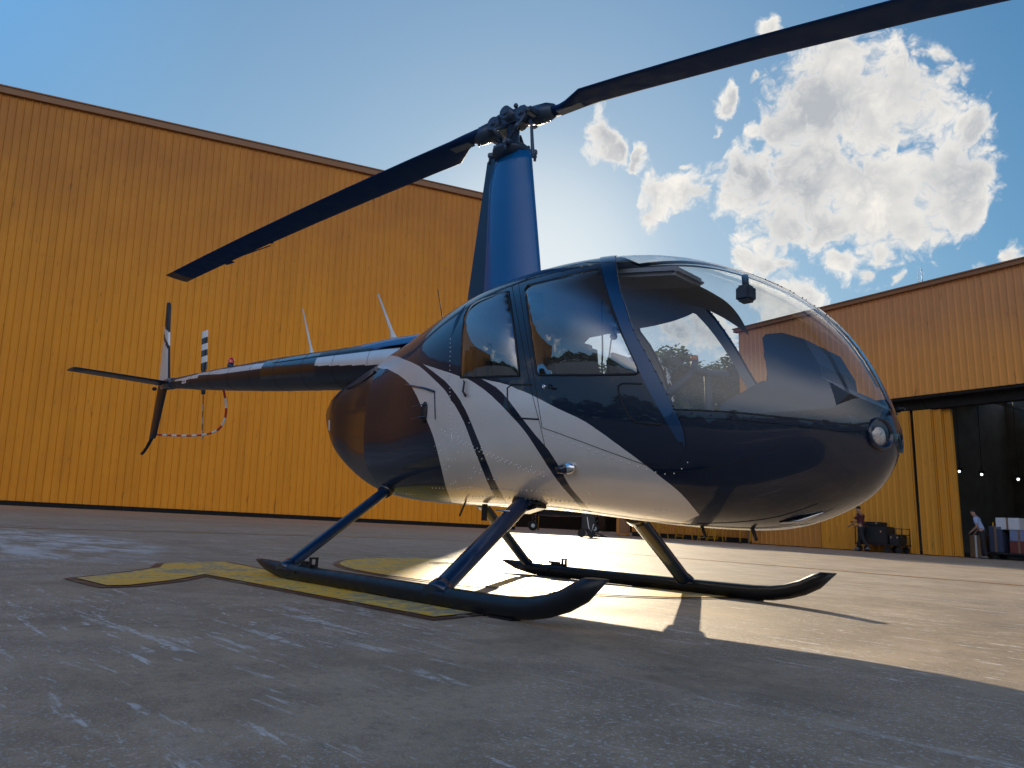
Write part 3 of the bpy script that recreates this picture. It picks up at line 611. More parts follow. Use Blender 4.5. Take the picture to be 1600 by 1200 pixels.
for k in range(5): b.box((12.2 + 2.2 * k, 14.0, 2.6), (1.9, .8, .08)).box((12.2 + 2.2 * k, 14.0, 1.3), (1.9, .8, .08)).box((11.2 + 2.2 * k, 14.0, 1.6), (.08, .8, 3.2))
build('storage_rack', b, M['inside'], HG2)
b = MB().box((13.5, 12, 4.6), (2.4, .5, .35)); build('overhead_duct', b, M['roof'], HG2)
for k, (t, z) in enumerate(((-8.18, 3.67), (-7.2, 3.5), (-5.7, 3.25))):
    l = thing('hangar_lamp', ['left of three small lit lamps inside the dark hangar', 'middle of three small lit lamps inside the dark hangar', 'right one of three small lit lamps inside the dark hangar'][k], 'lamp', Rw(t, -8.0, z + .25), 0, 'lit lamps in the dark hangar')
    build('housing', MB().box((0, 0, .02), (.22, .22, .10)).tube([(0, 0, .05), (0, 0, 5.3)], .012, 6), M['cart'], l)
    build('bulb', MB().ball((0, -.06, -.09), .055, 10), M['lamp'], l)
# roof rod antenna
ra = build('rod_antenna', MB().tube([Rw(-5.2, -.3, 10.4), Rw(-5.2, -.3, 11.25)], .015, 6).tube([Rw(-5.35, -.3, 10.4), Rw(-5.35, -.3, 11.2)], .008, 6), M['cart']); tag(ra, 'thin rod antenna standing on the orange hangar roof edge', 'antenna')

# the apron drains to one side, so plumb walls lean a touch against it
for root, k in ((HG, -.040), (HG2, -.024)):
    for ch in root.children_recursive:
        Sh = Matrix.Identity(4); Sh[0][2] = k; ch.data.transform(Sh)
# low annex continuing the line to the left
AX = thing('low_annex', 'low orange building between the orange hangar and the trees', 'building', Rw(-22.6, -.5), aR)
clad('front_wall', 8.45, .25, 6.1, .262, .04, M['clad_a'], AX)
build('base_gap', MB().box((4.2, .08, .12), (8.4, .1, .24)), M['darkgap'], AX)
b = MB(); b.add([(0, .05, 0), (0, 8, 0), (0, 8, 6.1), (0, .05, 6.1), (8.4, .05, 0), (8.4, 8, 0), (8.4, 8, 6.1), (8.4, .05, 6.1)], [(1, 0, 3, 2), (4, 5, 6, 7), (5, 1, 2, 6)], 0, False); build('side_wall', b, M['clad_a'], AX)
build('roof', MB().box((4.2, 4, 6.18), (8.8, 8.5, .16)), M['fascia'], AX)

# far white hangar in the gap between the two
def gp(px, dist):
    """ground point at a compass direction given in degrees"""
    return Vector((camloc.x + dist * math.cos(R(px)), camloc.y + dist * math.sin(R(px)), 0))
WH = thing('white_hangar', 'pale far hangar glimpsed through the cabin, with a dark doorway', 'hangar', gp(134.6, 82), R(48))
clad('front_wall', 30, 3.2, 15.5, .6, .06, M['whiteclad'], WH).location = (-2, 0, 0)
build('side_block', MB().box((3.0, 3.1, 10.5), (10.5, 6, 14.6)), M['whiteclad'], WH)
build('dark_doorway', MB().box((13, .5, 1.6), (34, .3, 3.2)), M['darkgap'], WH)
build('roof', MB().box((13, 6, 15.6), (31, 13, .3)), M['fascia'], WH)
build('side_wall', MB().box((28, 6, 7.7), (.3, 12, 15.3)), M['whiteclad'], WH)

# ---------------------------------------------------------------- trees
def crown_mesh(rng, rad, h, n, leaf):
    b = MB(); V = []; F = []
    cl = []
    for k in range(34):
        a = rng.uniform(0, 6.283); e = rng.uniform(-1.0, 1.0); q = rng.uniform(.35, 1.0)
        cl.append((rad * q * math.cos(a) * math.cos(e * .9), rad * q * math.sin(a) * math.cos(e * .9), h + rad * .75 * q * math.sin(e), rad * rng.uniform(.22, .42)))
    for k in range(n):
        cx, cy, cz, cr = rng.choice(cl)
        d = Vector((rng.gauss(0, 1), rng.gauss(0, 1), rng.gauss(0, .8))).normalized() * cr * (rng.random() ** .4)
        p = Vector((cx, cy, cz)) + d; s = leaf * rng.uniform(.6, 1.4)
        q = Matrix.Rotation(rng.uniform(0, 6.283), 3, 'Z') @ Matrix.Rotation(rng.uniform(-1.2, 1.2), 3, 'X')
        i = len(V); V += [p + q @ Vector(c) * s for c in ((-1, -.4, 0), (.2, -.6, .1), (1, .2, 0), (-.1, .6, .1))]; F.append((i, i + 1, i + 2, i + 3))
    b.add(V, F, 0, False); return b, cl
def tree(loc, hh, rad, seed, label, n=15000, leaf=.20):
    rng = random.Random(seed); t = thing('tree', label, 'tree', loc, rng.uniform(0, 6), 'trees behind the low annex')
    b, cl = crown_mesh(rng, rad, hh - rad * .8, n, leaf); build('crown', b, M['leaf'], t)
    tr = MB(); top = hh - rad * .6
    tr.tube([(0, 0, 0), (.1, .05, top * .3), (-.1, .1, top * .65), (.05, 0, top)], [.42, .32, .24, .10], 9)
    for cx, cy, cz, cr in cl[:9]: tr.tube([(0, 0, top * .55), (cx * .5, cy * .5, (cz + top * .55) * .5 + .3), (cx, cy, cz)], [.16, .10, .03], 6)
    build('trunk', tr, M['bark'], t); return t
tree(gp(124.6, 64), 15.6, 5.2, 1, 'bushy tree beyond the low annex, seen at the left of the front window')
tree(gp(119.6, 60), 15.2, 5.0, 2, 'bushy tree beside the orange hangar corner, seen through the windshield')
tree(gp(122.0, 74), 14.0, 5.0, 3, 'smaller tree standing back between two bushier trees')
tree(gp(127.6, 78), 13.0, 4.5, 4, 'low tree right of the pale far hangar, seen through the front door window')
rng = random.Random(5); tb = MB(); V = []; F = []
for k in range(7000):
    a = R(rng.uniform(108, 124.5)); dd = rng.uniform(76, 86); hgt = 10 + 1.6 * math.sin(a * 40) + 1.2 * math.sin(a * 95 + 1) + .8 * math.sin(a * 211)
    p = gp(math.degrees(a), dd) + Vector((0, 0, rng.uniform(0, 1) ** .7 * hgt)); s = rng.uniform(.25, .7)
    q = Matrix.Rotation(rng.uniform(0, 6.283), 3, 'Z') @ Matrix.Rotation(rng.uniform(-1.4, 1.4), 3, 'X')
    i = len(V); V += [p + q @ Vector(c) * s for c in ((-1, -.5, 0), (1, -.5, 0), (1, .5, 0), (-1, .5, 0))]; F.append((i, i + 1, i + 2, i + 3))
tb.add(V, F, 0, False); tl = build('undergrowth', tb, M['leaf']); tl['kind'] = 'stuff'; tag(tl, 'dense green growth filling the gap below the tree crowns behind the low annex', 'undergrowth')
# a far tree line on the open side of the airfield
rng = random.Random(11); tb = MB(); V = []; F = []
for k in range(13000):
    a = R(rng.uniform(-150, 25)); dd = rng.uniform(80, 100); hgt = 11 + 2.5 * math.sin(a * 9) + 2 * math.sin(a * 23 + 1) + 1.5 * math.sin(a * 51)
    p = Vector((dd * math.cos(a), dd * math.sin(a), rng.uniform(0, 1) ** .7 * hgt)); s = rng.uniform(.5, 1.3)
    q = Matrix.Rotation(rng.uniform(0, 6.283), 3, 'Z') @ Matrix.Rotation(rng.uniform(-1.4, 1.4), 3, 'X')
    i = len(V); V += [p + q @ Vector(c) * s for c in ((-1, -.5, 0), (1, -.5, 0), (1, .5, 0), (-1, .5, 0))]; F.append((i, i + 1, i + 2, i + 3))
tb.add(V, F, 0, False); tl = build('treeline', tb, M['leaf']); tl['kind'] = 'stuff'; tag(tl, 'far dark tree line mirrored in the helicopter flank', 'treeline')

# ================================================================ HELICOPTER
def s_of(x): return np.arccos(np.clip(1 - 2 * (np.asarray(x, float) - HX0) / (HX1 - HX0), -1, 1)) / np.pi
def x_of(s): return HX0 + (HX1 - HX0) * (1 - np.cos(np.pi * np.asarray(s, float))) / 2
def cspl(xk, yk, x):
    n = len(xk); h = np.diff(xk); A = np.eye(n); b = np.zeros(n)
    for i in range(1, n - 1):
        A[i, i - 1] = h[i - 1]; A[i, i] = 2 * (h[i - 1] + h[i]); A[i, i + 1] = h[i]
        b[i] = 6 * ((yk[i + 1] - yk[i]) / h[i] - (yk[i] - yk[i - 1]) / h[i - 1])
    Mm = np.linalg.solve(A, b); i = np.clip(np.searchsorted(xk, x) - 1, 0, n - 2)
    a = (xk[i + 1] - x) / h[i]; t = 1 - a
    return a * yk[i] + t * yk[i + 1] + ((a ** 3 - a) * Mm[i] + (t ** 3 - t) * Mm[i + 1]) * h[i] ** 2 / 6
SK = s_of(HK[:, 0]); SC = SK[CREASE]
def section(s, th, side=None):
    """hull surface, starboard half (y<0); th runs from -pi/2 (keel) to pi/2 (roof); side picks the sheet fore or aft of the crease"""
    s = np.asarray(s, float); th = np.asarray(th, float)
    zt, zb, zw, nt_, nb = [cspl(SK, HK[:, j], s) for j in (1, 2, 4, 5, 6)]
    wa = cspl(SK[:CREASE + 1], HK[:CREASE + 1, 3], s); wf = cspl(SK[CREASE:], HK[CREASE:, 3], s)
    fore = (s >= SC) if side is None else np.full(s.shape, side == 'fore')
    wd = np.maximum(np.where(fore, wf, wa), 0)
    c = np.abs(np.cos(th)); sn = np.sin(th); n = np.where(th >= 0, nt_, nb)
    y = -wd * c ** (2 / n); z = np.where(th >= 0, zw + (zt - zw) * np.abs(sn) ** (2 / n), zw - (zw - zb) * np.abs(sn) ** (2 / n))
    return np.stack([x_of(s), y, z], -1)
def hull_normal(s, th, side=None):
    h = 2e-3; lo, hi = (SC, 1 - 1e-6) if side == 'fore' else (1e-6, SC) if side == 'aft' else (1e-6, 1 - 1e-6)
    a = section(np.clip(s + h, lo, hi), th, side) - section(np.clip(s - h, lo, hi), th, side)
    b = section(s, np.clip(th + h, -np.pi / 2, np.pi / 2), side) - section(s, np.clip(th - h, -np.pi / 2, np.pi / 2), side)
    n = np.cross(a, b); l = np.linalg.norm(n, axis=-1, keepdims=True); return n / np.maximum(l, 1e-12)
def hp(x, deg, off=0.0, port=False):
    """point on the hull (x, section angle), pushed out by off"""
    s = s_of(np.array([x])); th = np.radians(np.array([float(deg)]))
    p = section(s, th)[0] + hull_normal(s, th, 'fore' if x >= HK[CREASE, 0] else 'aft')[0] * off
    return Vector((p[0], -p[1] if port else p[1], p[2]))
def hn(x, deg, port=False):
    n = hull_normal(s_of(np.array([x])), np.radians(np.array([float(deg)])), 'fore' if x >= HK[CREASE, 0] else 'aft')[0]
    return Vector((n[0], -n[1] if port else n[1], n[2]))
KS, KT = 4.4, .85                                                     # scale of the flat (length, angle) chart
def dom(L): return [(float(s_of(x)) * KS, R(t) * KT) for x, t in L]
def inside(P, poly):
    poly = np.array(poly); x, y = P[:, 0], P[:, 1]; r = np.zeros(len(P), bool); j = len(poly) - 1
    for i in range(len(poly)):
        xi, yi = poly[i]; xj, yj = poly[j]
        c = ((yi > y) != (yj > y)) & (x < (xj - xi) * (y - yi) / (yj - yi + 1e-15) + xi); r ^= c; j = i
    return r
def chart(s0, s1, loops, lines, ds, dt, t0=-90, t1=90):
    ns = max(2, int((s1 - s0) * KS / ds)); ntt = max(2, int(R(t1 - t0) * KT / dt))
    S = np.linspace(s0, s1, ns + 1) * KS; T = np.linspace(R(t0), R(t1), ntt + 1) * KT
    V = [Vector((a, b)) for a in S for b in T]; E = []
    def addline(L, closed):
        L = [(min(max(a, s0 * KS), s1 * KS), min(max(b, R(t0) * KT), R(t1) * KT)) for a, b in L]
        b0 = len(V); V.extend(Vector(p) for p in L)
        E.extend((b0 + i, b0 + i + 1) for i in range(len(L) - 1))
        if closed: E.append((b0 + len(L) - 1, b0))
    for L in loops: addline(L, True)
    for L in lines: addline(L, False)
    r = geometry.delaunay_2d_cdt(V, E, [], 0, 1e-5)
    P = np.array([tuple(v) for v in r[0]]); Fc = np.array([f for f in r[2] if len(f) == 3])
    a, b, c = P[Fc[:, 0]], P[Fc[:, 1]], P[Fc[:, 2]]
    ar = (b[:, 0] - a[:, 0]) * (c[:, 1] - a[:, 1]) - (b[:, 1] - a[:, 1]) * (c[:, 0] - a[:, 0])
    Fc[ar < 0] = Fc[ar < 0][:, ::-1]; Fc = Fc[np.abs(ar) > 1e-10]
    return P, Fc, (P[Fc[:, 0]] + P[Fc[:, 1]] + P[Fc[:, 2]]) / 3
def sheet(name, P, Fc, matidx, mats, side, parent, ports=(False, True), off=0.0):
    """turn chart faces into one mesh on the hull (starboard and, mirrored, port)"""
    used = np.unique(Fc); mp = -np.ones(len(P), int); mp[used] = np.arange(len(used)); F2 = mp[Fc]
    s = np.clip(P[used, 0] / KS, 1e-6, 1 - 1e-6); th = np.clip(P[used, 1] / KT, -np.pi / 2, np.pi / 2)
    X = section(s, th, side); Nn = hull_normal(s, th, side); X = X + Nn * off
    b = MB(); NN = []
    for port in ports:
        sg = np.array([1, -1, 1]) if port else np.array([1, 1, 1])
        base = len(b.v); b.v += [tuple(map(float, p)) for p in X * sg]; NN += list(Nn * sg * (1 if off >= 0 else -1))
        flip = port != (off < 0)
        for f, m in zip(F2, matidx):
            b.f.append(tuple(int(i) + base for i in (f[::-1] if flip else f))); b.m.append(int(m)); b.s.append(True)
    return build(name, b, mats, parent, NN)

def bubble(name, loop, mat, rise, parent, port):
    """a window pane that bulges outward like a blown bubble"""
    d = dom(loop); a = np.array(d)
    PP, FF, cc_ = chart(a[:, 0].min() / KS, a[:, 0].max() / KS, [d], [], .020, .018, math.degrees(a[:, 1].min() / KT), math.degrees(a[:, 1].max() / KT))
    FF = FF[inside(cc_, d)]; used = np.unique(FF); mp = -np.ones(len(PP), int); mp[used] = np.arange(len(used)); F2 = mp[FF]; PP = PP[used]
    s = PP[:, 0] / KS; th = PP[:, 1] / KT; X = section(s, th, 'fore'); Nn = hull_normal(s, th, 'fore'); n = len(X)
    E = np.vstack([F2[:, [0, 1]], F2[:, [1, 2]], F2[:, [2, 0]]]); Es = np.sort(E, 1); ue, ct = np.unique(Es, axis=0, return_counts=True)
    rim = np.zeros(n, bool); rim[ue[ct == 1].ravel()] = True
    L = np.linalg.norm(X[ue[:, 0]] - X[ue[:, 1]], axis=1); w_ = 1 / np.maximum(L, 1e-4)
    Wm = np.zeros((n, n)); Wm[ue[:, 0], ue[:, 1]] = -w_; Wm[ue[:, 1], ue[:, 0]] = -w_; Wm[np.arange(n), np.arange(n)] = -Wm.sum(1)
    ar = np.zeros(n); fa = np.linalg.norm(np.cross(X[F2[:, 1]] - X[F2[:, 0]], X[F2[:, 2]] - X[F2[:, 0]]), axis=1) / 6
    for k in range(3): np.add.at(ar, F2[:, k], fa)
    Wm[rim] = 0; Wm[rim, rim] = 1; rhs = ar.copy(); rhs[rim] = 0
    u = np.linalg.solve(Wm, rhs); u = (u / u.max()) ** .8; X = X + Nn * (u * rise)[:, None]
    b = MB(); b.add([(x, -y if port else y, z) for x, y, z in X], [tuple(int(i) for i in (f[::-1] if port else f)) for f in F2], 0, True)
    return build(name, b, mat, parent)
HELI = thing('helicopter', 'parked black and silver four-seat helicopter with a two-blade rotor', 'helicopter', (0, 0, 0))

# regions in the chart
def yline(x, y):
    """section angle on the roof side at which the hull is |y| from the centre line"""
    wd = float(cspl(SK[CREASE:], HK[CREASE:, 3], s_of(np.array([x])))[0]); n = float(cspl(SK, HK[:, 5], s_of(np.array([x])))[0])
    return math.degrees(math.acos(min(1, (y / max(wd, y)) ** (n / 2))))
strip = [(x, yline(x, .022)) for x in np.linspace(2.432, 1.13, 26)]
WS = HP['wind_left'] + HP['wind_sill'][1:] + [(2.42, 14.0)] + strip + [(1.14, 80.0), (1.16, 72.0)]
RW, FW = HP['rear_window'], HP['front_window']
DR = [(0.545, 50.5), (0.42, 51.5), (0.28, 50.0), (0.17, 46.0)] + HP['rear_seam_up'] + HP['rear_seam'][1:-1] + HP['low_seam'][1:] + HP['door_rear_front'][::-1][:-1]
DFR = HP['door_front_rear']; DF = [DFR[0]] + DFR[1:] + HP['door_bottom'][1:] + [(1.752, -9.0), (1.735, -5.0)] + HP['band_left'][::-1][2:] + [(1.06, 57.5), (.85, 53.5), (.70, 51.2)]
S1 = [(-1.15, 90), (-1.02, 62), (-.93, 46)] + HP['s1_left'] + [(-.22, -90), (.34, -90)] + HP['s1_right'][::-1] + [(-.82, 60), (-.92, 90)]
S2 = HP['s2_top'] + HP['s2_right'][1:] + [(.95, -90), (.40, -90)] + HP['s2_left'][::-1]
S3 = HP['s3_left'] + [(1.01, -90), (1.46, -90)] + HP['s3_end'][::-1] + HP['s3_top'][::-1][1:]
dRW, dFW, dWS, dDR, dDF, dS1, dS2, dS3 = [dom(L) for L in (RW, FW, WS, DR, DF, S1, S2, S3)]

P, Fc, ce = chart(SC, 1 - 1e-5, [dRW, dFW, dWS, dDR, dDF, dS1, dS2, dS3], [], .042, .045)
inRW, inFW, inWS, inDR, inDF = [inside(ce, q) for q in (dRW, dFW, dWS, dDR, dDF)]
silver = inside(ce, dS1) | inside(ce, dS2) | inside(ce, dS3)
isglass = inRW | inFW | inWS
mi = silver.astype(int)
PM = [M['black'], M['silver']]
body = ~isglass & ~inDR & ~inDF
sheet('cabin_body', P, Fc[body], mi[body], PM, 'fore', HELI)
for port in (False, True):
    for nm, dd, win in (('rear', inDR, inRW), ('front', inDF, inFW)):
        f = dd & ~isglass
        dr = sheet('door', P, Fc[f], mi[f], PM, 'fore', HELI, (port,))
        dr['label'] = nm + (' port' if port else ' starboard') + ' cabin door'
        bubble('window', RW if nm == 'rear' else FW, M['glassd'], .034 if nm == 'rear' else .036, dr, port)
    sheet('windshield', P, Fc[inWS], mi[inWS] * 0, [M['glass']], 'fore', HELI, (port,))
# inner lining behind all opaque panels of the cabin
xx = x_of(ce[:, 0] / KS); lin = ~isglass & (xx > .12) & (xx < 2.40) & (ce[:, 1] > R(-50) * KT)
sheet('cabin_lining', P, Fc[lin], mi[lin] * 0, [M['lining']], 'fore', HELI, (False, True), -.016)
# tail end of the cabin pod: engine cowling
P2, F2, c2 = chart(1e-5, SC, [dS1], [], .042, .045)
mi2 = inside(c2, dS1).astype(int)
sheet('engine_cowling', P2, F2, mi2, [M['cowl'], M['silver']], 'aft', HELI)

# raised strips round the windshield
def patch(name, loop, mats, off, parent, ports=(False, True), ds=.03):
    d = dom(loop); a = np.array(d)
    PP, FF, cc_ = chart(max(a[:, 0].min() / KS, SC), a[:, 0].max() / KS, [d], [], ds, ds, math.degrees(a[:, 1].min() / KT), math.degrees(a[:, 1].max() / KT))
    k = inside(cc_, d); return sheet(name, PP, FF[k], np.zeros(k.sum(), int), mats, 'fore', parent, ports, off)
bl_, br_ = HP['band_left'], HP['band_right']
patch('windshield_frame', [(1.085, 70), (1.10, 64)] + bl_ + [(1.745, -13)] + br_[::-1] + [(1.155, 72)], [M['band']], .006, HELI)
patch('sill_strip', HP['wind_sill'] + HP['sill_low'][::-1], [M['black']], .005, HELI)
patch('centre_strip', [(x, yline(x, .028)) for x in np.linspace(1.10, 2.425, 24)] + [(x, 90) for x in np.linspace(2.44, 1.10, 24)], [M['band']], .004, HELI)

# seams and rivets
def along(L, off=.002, port=False): return [hp(x, t, off, port) for x, t in L]
def resample(pts, step):
    out = [pts[0]]; acc = 0
    for a, b in zip(pts[:-1], pts[1:]):
        d = (b - a).length; t = step - acc
        while t <= d: out.append(a + (b - a) * (t / d)); t += step
        acc = (acc + d) % step
    return out
sm = MB()
for port in (False, True):
    for L in (HP['door_rear_front'], DF + DF[:1], HP['nose_seam'], HP['belly_seam']): sm.tube(along(L, .0005, port), .0017, 5)
    for L in (HP['vent_rear'], HP['vent_front']): sm.tube(along(L, .001, port), .0042, 6)
    for L in (RW + RW[:1], FW + FW[:1]): sm.tube(along(L, .001, port), .0060, 6)
    sm.tube(along(HP['wind_sill'], .003, port), .0045, 6)
build('panel_seams', sm, M['seal'], HELI)['kind'] = 'stuff'
rv = MB()
def rivets(L, step, r=.0037, off=.001, ports=(False, True)):
    for port in ports:
        for p in resample(along(L, off, port), step): rv.ball(p, r, 6)
rivets([(x + .02, t - 3) for x, t in HP['door_bottom']], .045); rivets(HP['low_seam'], .032); rivets([(x + .01, t - 2.0) for x, t in HP['low_seam']], .032)
rivets(HP['rear_seam'], .022, .004); rivets(HP['rear_seam_up'], .03, .004)
rivets([(.06, 2.2), (.22, -.6)], .02, .003); rivets([(.075, 1.5), (.105, -20), (.09, -45), (.02, -72)], .026, .003); rivets([(.11, 1.5), (.145, -22), (.12, -48), (.05, -74)], .030, .003)
rivets([(-.5, -62), (.3, -62), (1.0, -60), (1.55, -58)], .032, .0035); rivets([(-.1, -52), (.55, -52), (1.0, -51)], .036, .0035)
rivets([(.33, -42), (.38, -60)], .03); rivets([(.62, -30), (.66, -62)], .03); rivets([(.86, -33), (.90, -62)], .034); rivets([(1.15, -22), (1.16, -50)], .05)
for k in range(45):
    x = random.uniform(.12, .62); rv.ball(hp(x, random.uniform(-58, -6), .001), .0035, 6)
build('rivets', rv, M['rivet'], HELI)['kind'] = 'stuff'
rv = MB()
rivets(HP['band_right'], .062, .0042, .007); rivets([(x, t - .9) for x, t in HP['wind_sill']], .085, .0048, .006)
rivets([(x, yline(x, .02)) for x in np.linspace(1.25, 2.42, 20)], .075, .0035, .004)
build('frame_screws', rv, M['strut'], HELI)['kind'] = 'stuff'

# nose fittings
for k, (yy, zz, xx_) in enumerate(((-.115, .838, 2.398), (.035, .838, 2.412))):
    n_ = Vector((1, -.42 if k == 0 else .12, .06)).normalized(); cpt = Vector((xx_, yy, zz))
    l = MB()._lathe(cpt, n_, [(-.10, .066), (.028, .070), (.038, .068), (.040, .060), (.012, .055), (.004, .002)], 24, 0, True)
    ho = build('landing_light', l, M['black'], HELI)
    le = MB()._lathe(cpt + n_ * .014, n_, [(0, .053), (.010, .045), (.016, .025), (.018, .002)], 24, 0, True)
    for a in range(6):
        w_ = a * math.pi / 3; q = n_.orthogonal().normalized(); q2 = n_.cross(q); le.ball(cpt + n_ * .012 + (q * math.cos(w_) + q2 * math.sin(w_)) * .030, .010, 6)
    build('lens', le, M['lens'], ho)
build('nose_probe', MB().tube([(2.455, -.02, .945), (2.485, -.02, .955), (2.492, -.02, .95)], .007, 8).ball((2.462, .0, .955), .013, 10), M['seal'], HELI)
build('belly_vent', MB().tube([hp(2.00, -74, .002), hp(2.08, -75.5, .010), hp(2.17, -77, .002)], [.006, .024, .006], 8, True, 0, (.5, 1.2, (0, 0, 1))), M['steel'], HELI)
for q_ in (MB().tube([hp(1.60, -80, -.01), hp(1.60, -84, .045)], .008, 6), MB().tube([hp(1.85, -80, -.01), hp(1.85, -84, .05)], .009, 6), MB().tube([(.02, -.25, .52), (0, -.28, .42)], .006, 6)): build('fuel_drain', q_, M['seal'], HELI)
build('belly_antenna', MB().box((.18, -.24, .45), (.03, .02, .10)), M['seal'], HELI)
# door hardware, step fairing, small fittings
for port in (False, True):
    b = MB(); x_, t_ = HP['lock'][0]; b._lathe(hp(x_, t_, -.002, port), hn(x_, t_, port), [(0, .011), (.006, .011), (.008, .006), (.004, .002)], 14)
    build('door_lock', b, M['chrome'], HELI)
    H_ = HP['handle']; b = MB().tube([hp(*H_[0], .008, port), hp(*H_[1], .014, port), hp(*H_[-1], .014, port)], .0048, 8)
    build('door_handle', b, M['seal'], HELI)
    x_, t_ = HP['jstep'][0]
    b = MB().tube([hp(x_ - .015, t_ + 1.1, .008, port), hp(x_, t_ + .7, .014, port), hp(x_ - .004, t_ - .9, .016, port), hp(x_ + .02, t_ - 1.3, .014, port)], [.004, .005, .006, .008], 8)
    build('door_handle', b, M['seal'], HELI)
    x_, t_ = HP['fairing'][0]; nn = hn(x_, t_, port); pp = hp(x_, t_, 0, port)
    b = MB().ball(pp + nn * .012 + Vector((.012, 0, 0)), .040, 18, 0, (1.0, .45, .75)); fa = build('vent_fairing', b, M['chrome'], HELI)
    build('vent_opening', MB().tube([pp + nn * .022 + Vector((.0, 0, .0)), pp + nn * .026 + Vector((-.05, 0, .0))], [.024, .021], 14), M['black'], fa)
    x_, t_ = HP['inlet'][0]; nn = hn(x_, t_, port); pp = hp(x_, t_, 0, port)
    b = MB().ball(pp + nn * .004 + Vector((0, 0, -.012)), .052, 18, 0, (.55, .30, 1.25)); il = build('air_inlet', b, M['seal'], HELI)
    b = MB()
    for dz in (.030, -.045): b.tube([pp + nn * .026 + Vector((-.09, 0, dz - .008)), pp + nn * .030 + Vector((.0, 0, dz)), pp + nn * .020 + Vector((.035, 0, dz + .004))], .0035, 6)
    build('latch', b, M['strut'], il)
    # hinge bars on the cowl
    build('cowl_hinge', MB().tube([hp(-.25, 9.5, .006, port), hp(-.02, 4.2, .006, port), hp(.10, 1.9, .006, port)], .007, 8).tube([hp(.10, 1.9, .004, port), hp(.125, -5, .004, port)], .003, 6), M['strut'], HELI)
    # cooling slots on the tail of the cowling
    b = MB()
    for d_ in (0, 2.6): b.tube([hp(-1.96 + .02 * d_, 24 + d_ * 5, -.002, port), hp(-1.80, 34 + d_ * 4.5, -.004, port), hp(-1.60, 42 + d_ * 3.5, -.002, port)], [.004, .012, .007], 8)
    build('cooling_slot', b, M['blackstripe'], HELI)
    b = MB().tube([hp(-.80, 31.0, .003, port), hp(-1.05, 31, .003, port), hp(-1.40, 31.5, .003, port)], .0045, 6).ball(hp(-.80, 31.0, .006, port), .014, 8)
    build('cowl_latch_line', b, M['seal'], HELI)
x_, t_ = HP['sticker'][0]
b = MB(); q = [hp(x_ - .045, t_ + 5, .003), hp(x_ - .06, t_ - 8, .003), hp(x_ + .02, t_ - 7, .003), hp(x_ + .03, t_ + 6, .003)]
b.add(q, [(0, 1, 2, 3)], 0, False); build('white_placard', b, M['white'], HELI)

# ---------------------------------------------------------------- mast fairing
def airfoil_ring(xr, xf, hw, z, n=28):
    """rounded-nose streamlined section from trailing xr to leading xf"""
    out = []
    for k in range(n):
        a = 2 * math.pi * k / n; t = (1 + math.cos(a)) / 2
        prof = 1.0 * (math.sqrt(max(1 - t, 0)) * 1.32 * t ** .42 + .16 * (1 - t) * t)
        out.append((xr + (xf - xr) * t, -hw * prof if math.sin(a) >= 0 else hw * prof, z))
    return out
b = MB(); zs = [1.72, 1.95, 2.15, 2.35, 2.55, 2.75, 2.86, 2.925]; V = []; F = []; nr = 28
for i, z in enumerate(zs):
    u = (z - 1.95) / (2.93 - 1.95); xf = .335 - .155 * u; xr = -.185 - .015 * u + .06 * max(0, u - .85) / .15; hw = .125 - .020 * u
    V += airfoil_ring(xr, xf, hw, z, nr)
for i in range(len(zs) - 1):
    for k in range(nr): F.append((i * nr + k, (i + 1) * nr + k, (i + 1) * nr + (k + 1) % nr, i * nr + (k + 1) % nr))
F.append(tuple(range((len(zs) - 1) * nr, len(zs) * nr))[::-1]); b.add(V, F, 0, True)
build('mast_fairing', b, M['blue'], HELI)
b = MB().prism([(-.365, 1.78), (-.10, 1.78), (-.13, 2.35), (-.15, 2.9), (-.135, 2.975), (-.17, 2.985), (-.225, 2.955)], -.028, .028, Matrix(((1, 0, 0, 0), (0, 0, 1, 0), (0, 1, 0, 0), (0, 0, 0, 1))))
build('fairing_tail', b, M['black'], HELI)
build('pitch_link', MB().tube([(.262, -.10, 3.075), (.275, -.10, 3.04), (.300, -.10, 2.83), (.302, -.10, 2.80), (.325, -.10, 2.79)], [.014, .010, .013, .011, .016], 8), M['hub'], HELI)

# ---------------------------------------------------------------- rotor head and blades
AZ = 3.2239; bd = Vector((math.cos(AZ), math.sin(AZ), 0)); bn = Vector((-math.sin(AZ), math.cos(AZ), 0)); HZ = 3.2
Mh = Matrix((bd, bn, Vector((0, 0, 1)))).transposed()
build('rotor_mast', MB().tube([(0, 0, 2.85), (0, 0, 3.0), (0, 0, 3.001), (0, 0, 3.18)], [.058, .058, .046, .046], 18), M['hub'], HELI)
b = MB()._lathe((0, 0, 2.955), (0, 0, 1), [(-.04, .06), (-.035, .125), (-.005, .135), (.0, .14), (.022, .14), (.027, .12), (.05, .11), (.055, .07), (.075, .065)], 30)
for k in range(8):
    a = k * math.pi / 4 + .3; b.ball((.128 * math.cos(a), .128 * math.sin(a), 2.985), .013, 8)
for a in (.6, 2.1, 3.6, 5.2):
    b.box((.15 * math.cos(a), .15 * math.sin(a), 2.965), (.06, .035, .035), Matrix.Rotation(a, 3, 'Z'), 0, .006)
    b.tube([(.165 * math.cos(a), .165 * math.sin(a), 2.965), (.165 * math.cos(a), .165 * math.sin(a), 2.90)], .010, 8)
build('swashplate', b, M['hub'], HELI)
b = MB()
b.box((0, 0, HZ - .005), (.30, .105, .085), Mh, 0, .018)
b.tube([bn * -.105 + Vector((0, 0, HZ + .035)), bn * .105 + Vector((0, 0, HZ + .035))], .048, 18)
b.tube([bn * -.118 + Vector((0, 0, HZ + .035)), bn * .118 + Vector((0, 0, HZ + .035))], .024, 12)
b.box((0, 0, HZ + .062), (.13, .075, .07), Mh, 0, .018)
